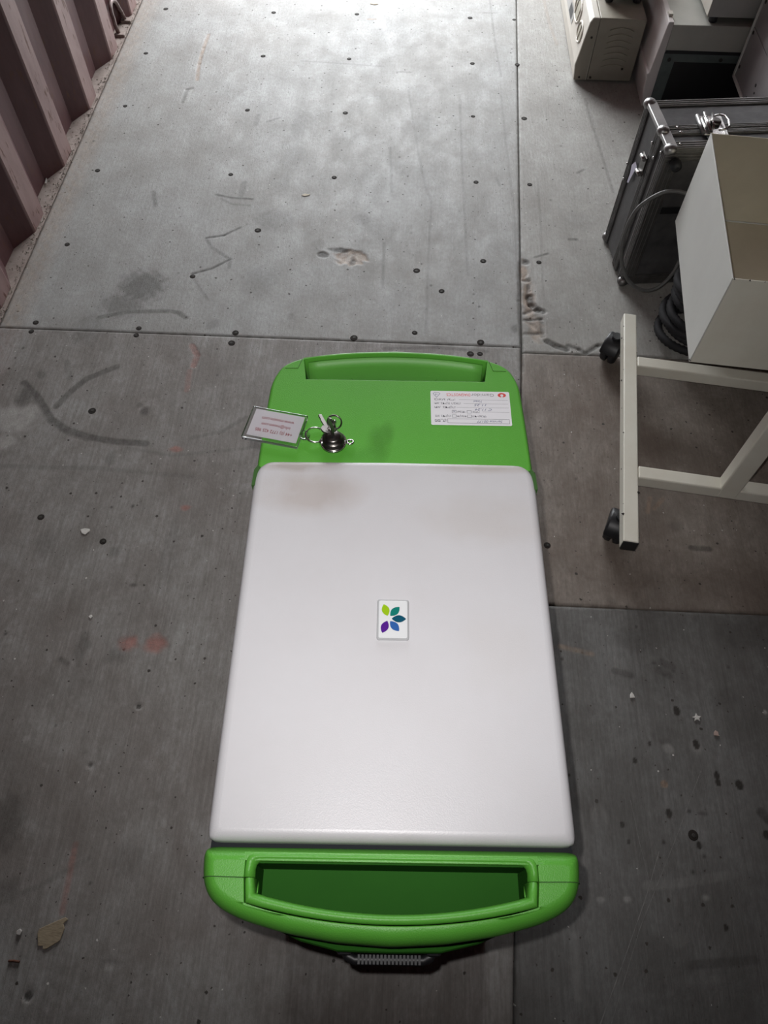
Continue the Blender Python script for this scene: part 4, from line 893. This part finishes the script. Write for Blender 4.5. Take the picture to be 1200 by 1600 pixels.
# grey unit on top of it
gu = thing('grey_unit', 'grey metal unit with black feet on top of the beige grip instrument', 'instrument', (.545, 2.43, .181))
MB().box(0, .115, 0, .34, .018, .17).build('housing', m_greybox, gu, .003)
for (x, y) in ((.016, .018), (.098, .018), (.016, .32), (.098, .32)): MB().lathe([(.011, 0), (.013, .003), (.013, .0179)], c=(x, y, 0), n=16).build('rubber_foot', m_rubber, gu)

# ------------------------------------------------------------------ off-white analyser behind the flight case
wa = thing('benchtop_analyser', 'off-white benchtop analyser with dark open side bay behind the flight case', 'instrument', (.676, 2.225, 0))
lo = [(.004, .0), (-.006, .092), (.000, .096), (.010, .222), (.012, .231), (.026, .231), (.026, .0)]
fs_ = MB().prism(lo, 'y', 0, .40).build('fascia', m_fascia, wa, .002, 3)
MB().prism([(.0265, .0), (.0265, .150), (.40, .150), (.40, .0)], 'y', .02, .40).build('chassis', m_slate, wa)
MB().prism([(.0265, .152), (.0265, .224), (.40, .224), (.40, .152)], 'y', .001, .40).build('top_cover', m_topc, wa, .002)
MB().prism([(.0270, .150), (.0270, .158), (.40, .158), (.40, .150)], 'y', -.0012, .0008).build('bay_edge', m_black, wa)
mb = MB(); mb.box(.027, .060, .004, .019, .0, .150); mb.box(.060, .40, .004, .019, .125, .150); mb.build('bay_frame', m_slate, wa, .002)
box_obj('bay_cavity', (.060, .38, .006, .0195, .0, .125), m_black, wa)
for (x, z) in ((.045, .132), (.19, .135)): MB().lathe([(.005, .003), (.005, .0005), (.002, 0)], axis='y', n=12).build('screw', m_screw, wa, loc=(x, 0.0, z))
MB().box(.014, .026, .030, .050, .2315, .238).build('hinge_nub', m_beige_lt, wa, .001)
p = on_x(993, 75, .673); MB().prism([(.20, .060), (.235, .055), (.230, .030), (.205, .028)], 'x', -.0045, -.0035).build('blue_sticker', m_stickerp, wa)
# device on top
ud = thing('white_control_unit', 'pale metal control unit on rubber feet on top of the off-white analyser', 'instrument', (.790, 2.235, .2245))
MB().box(0, .30, 0, .34, .017, .20).build('housing', m_greybox, ud, .0015)
MB().box(-.002, -.0002, .001, .339, .018, .199).build('side_cover', m_beige_lt, ud, .0005)
for (x, y) in ((.022, .016), (.28, .016), (.022, .32), (.28, .32)): MB().lathe([(.010, 0), (.012, .003), (.012, .0168)], c=(x, y, 0), n=16).build('rubber_foot', m_rubber, ud)
MB().lathe([(.004, -.001), (.004, -.003), (.001, -.0035)], axis='x', n=10).build('screw', m_screw, ud, loc=(-.001, .15, .07))
# tall grey cabinet on castors
cb_ = thing('grey_cabinet', 'tall grey sheet metal cabinet on castors at the right edge, screws along its seam', 'cabinet', (.913, 1.72, 0))
MB().box(.002, .42, .0, .496, .10, .86).build('body', m_cab, cb_, .003)
MB().box(0, .0018, .010, .486, .108, .235).build('side_panel', m_cab, cb_, .0008); MB().box(0, .0018, .010, .486, .238, .40).build('side_panel', m_cab, cb_, .0008); MB().box(0, .0018, .010, .486, .403, .85).build('side_panel', m_cab, cb_, .0008)
mb = MB(); mb.box(-.003, .002, .486, .497, .10, .86); mb.box(-.003, .002, .0, .497, .0985, .108); mb.build('edge_trim', m_boxwhite, cb_, .001)
for (y, z) in ((.475, .135), (.475, .225), (.475, .30), (.35, .118), (.22, .118), (.10, .118)):
    MB().lathe([(.0045, 0), (.0045, -.0015), (.0015, -.0028)], axis='x', n=12).build('screw', m_screw, cb_, loc=(0, y, z))
for (y, z, r) in ((.265, .150, .011), (.18, .150, .011), (.325, .165, .004), (.315, .150, .003)):
    MB().lathe([(r, 0), (r, -.0012)], axis='x', n=16).build('socket_hole', m_black, cb_, loc=(0, y, z))
for (x, y) in ((.030, .36), (.030, .06), (.36, .36), (.36, .06)):
    c = MB().lathe([(.012, .06), (.012, .0998)], n=12).build('castor', m_black, cb_, loc=(x, y, 0), rot=(0, 0, .5))
    MB().lathe([(.010, -.012), (.034, -.011), (.038, -.006), (.038, .006), (.034, .011), (.010, .012)], c=(-.01, 0, .038), axis='y', n=26).build('wheel', m_rubber, c)
    MB().box(-.016, .016, -.019, -.0135, .034, .062).build('fork', m_nickel, c, .002)

# ------------------------------------------------------------------ litter on the floor
def scrap(name, label, cat, px, py, outline, h, material, rot=0, group=None):
    p = on_level(px, py); o = MB().prism(outline, 'z', 0, h).build(name, material, None, min(h * .3, .001), loc=(p[0], p[1], .0004), rot=(0, 0, rot)); return tag(o, label, cat, group)
scrap('card_scrap', 'torn brown card scrap on the floor near the lower left corner', 'scrap', 82, 1455, [(-.020, -.006), (-.013, -.021), (-.006, -.020), (-.005, -.024), (.000, -.023), (.016, -.010), (.017, .006), (.013, .012), (.018, .018), (.013, .020), (.004, .015), (-.020, .000)], .0022, m_card, -.1)
scrap('paint_flake', 'largest white paint flake on the floor left of the case', 'flake', 133, 831, [(-.010, .004), (-.002, .007), (.008, .006), (.009, .001), (.002, -.007), (-.005, -.004)], .0018, m_chipw)
scrap('paint_flake', 'tiny white flake on the floor left of the middle of the white lid', 'flake', 142, 964, [(-.004, 0), (0, .004), (.004, .001), (.001, -.004)], .002, m_chipw)
scrap('paper_crumb', 'white star-shaped crumb among the dark drips right of the case', 'crumb', 1088, 1122, [(-.008, .001), (-.003, .002), (0, .008), (.002, .003), (.008, .003), (.004, -.001), (.005, -.006), (0, -.003), (-.005, -.006), (-.003, -.001)], .003, m_chipw)
scrap('paper_crumb', 'small white crumb nearest the right side of the white lid', 'crumb', 987, 1088, [(-.004, -.004), (.005, -.003), (.003, .003), (0, .007), (-.003, .002)], .003, m_chipw)
scrap('grit_chip', 'small pinkish chip on the floor right of the star-shaped crumb', 'chip', 1118, 1147, [(-.004, -.003), (.004, -.004), (.004, .003), (0, .006), (-.003, .002)], .003, mat('pink_chip', (.42, .31, .27), .8))
scrap('pebble', 'tiny grey pebble left of the brown card scrap', 'pebble', 31, 1457, [(-.0035, -.003), (.003, -.004), (.004, .002), (0, .005), (-.004, .002)], .004, mat('pebble_grey', (.40, .38, .36), .9))
p = on_level(23, 1502); o = MB().tube([(-.008, 0, .0018), (0, .0004, .002), (.008, -.0003, .0018)], .0017, 6).build('rusty_nail', m_twig, None, loc=(p[0], p[1], .0002)); tag(o, 'short rust-brown sliver below the card scrap', 'sliver')
scrap('wood_splinter', 'pale splinter standing at the wall foot in the second bay from the camera', 'splinter', 72, 283, [(-.003, -.012), (.001, -.012), (.003, .010), (0, .013)], .002, m_chipw, .3)
scrap('cream_flake', 'pale cream flake on the grey boards above the chipped knot', 'flake', 478, 305, [(-.012, -.002), (-.003, -.006), (.008, -.002), (.012, .004), (.004, .003), (-.004, .005)], .0012, mat('cream_flake', (.50, .45, .36), .8))
scrap('cream_flake', 'pale flake at the top edge of the floor, beside the long joint', 'flake', 585, 6, [(-.015, -.003), (0, -.008), (.014, -.003), (.008, .006), (-.006, .004)], .0012, mat('tan_flake', (.52, .44, .33), .8))
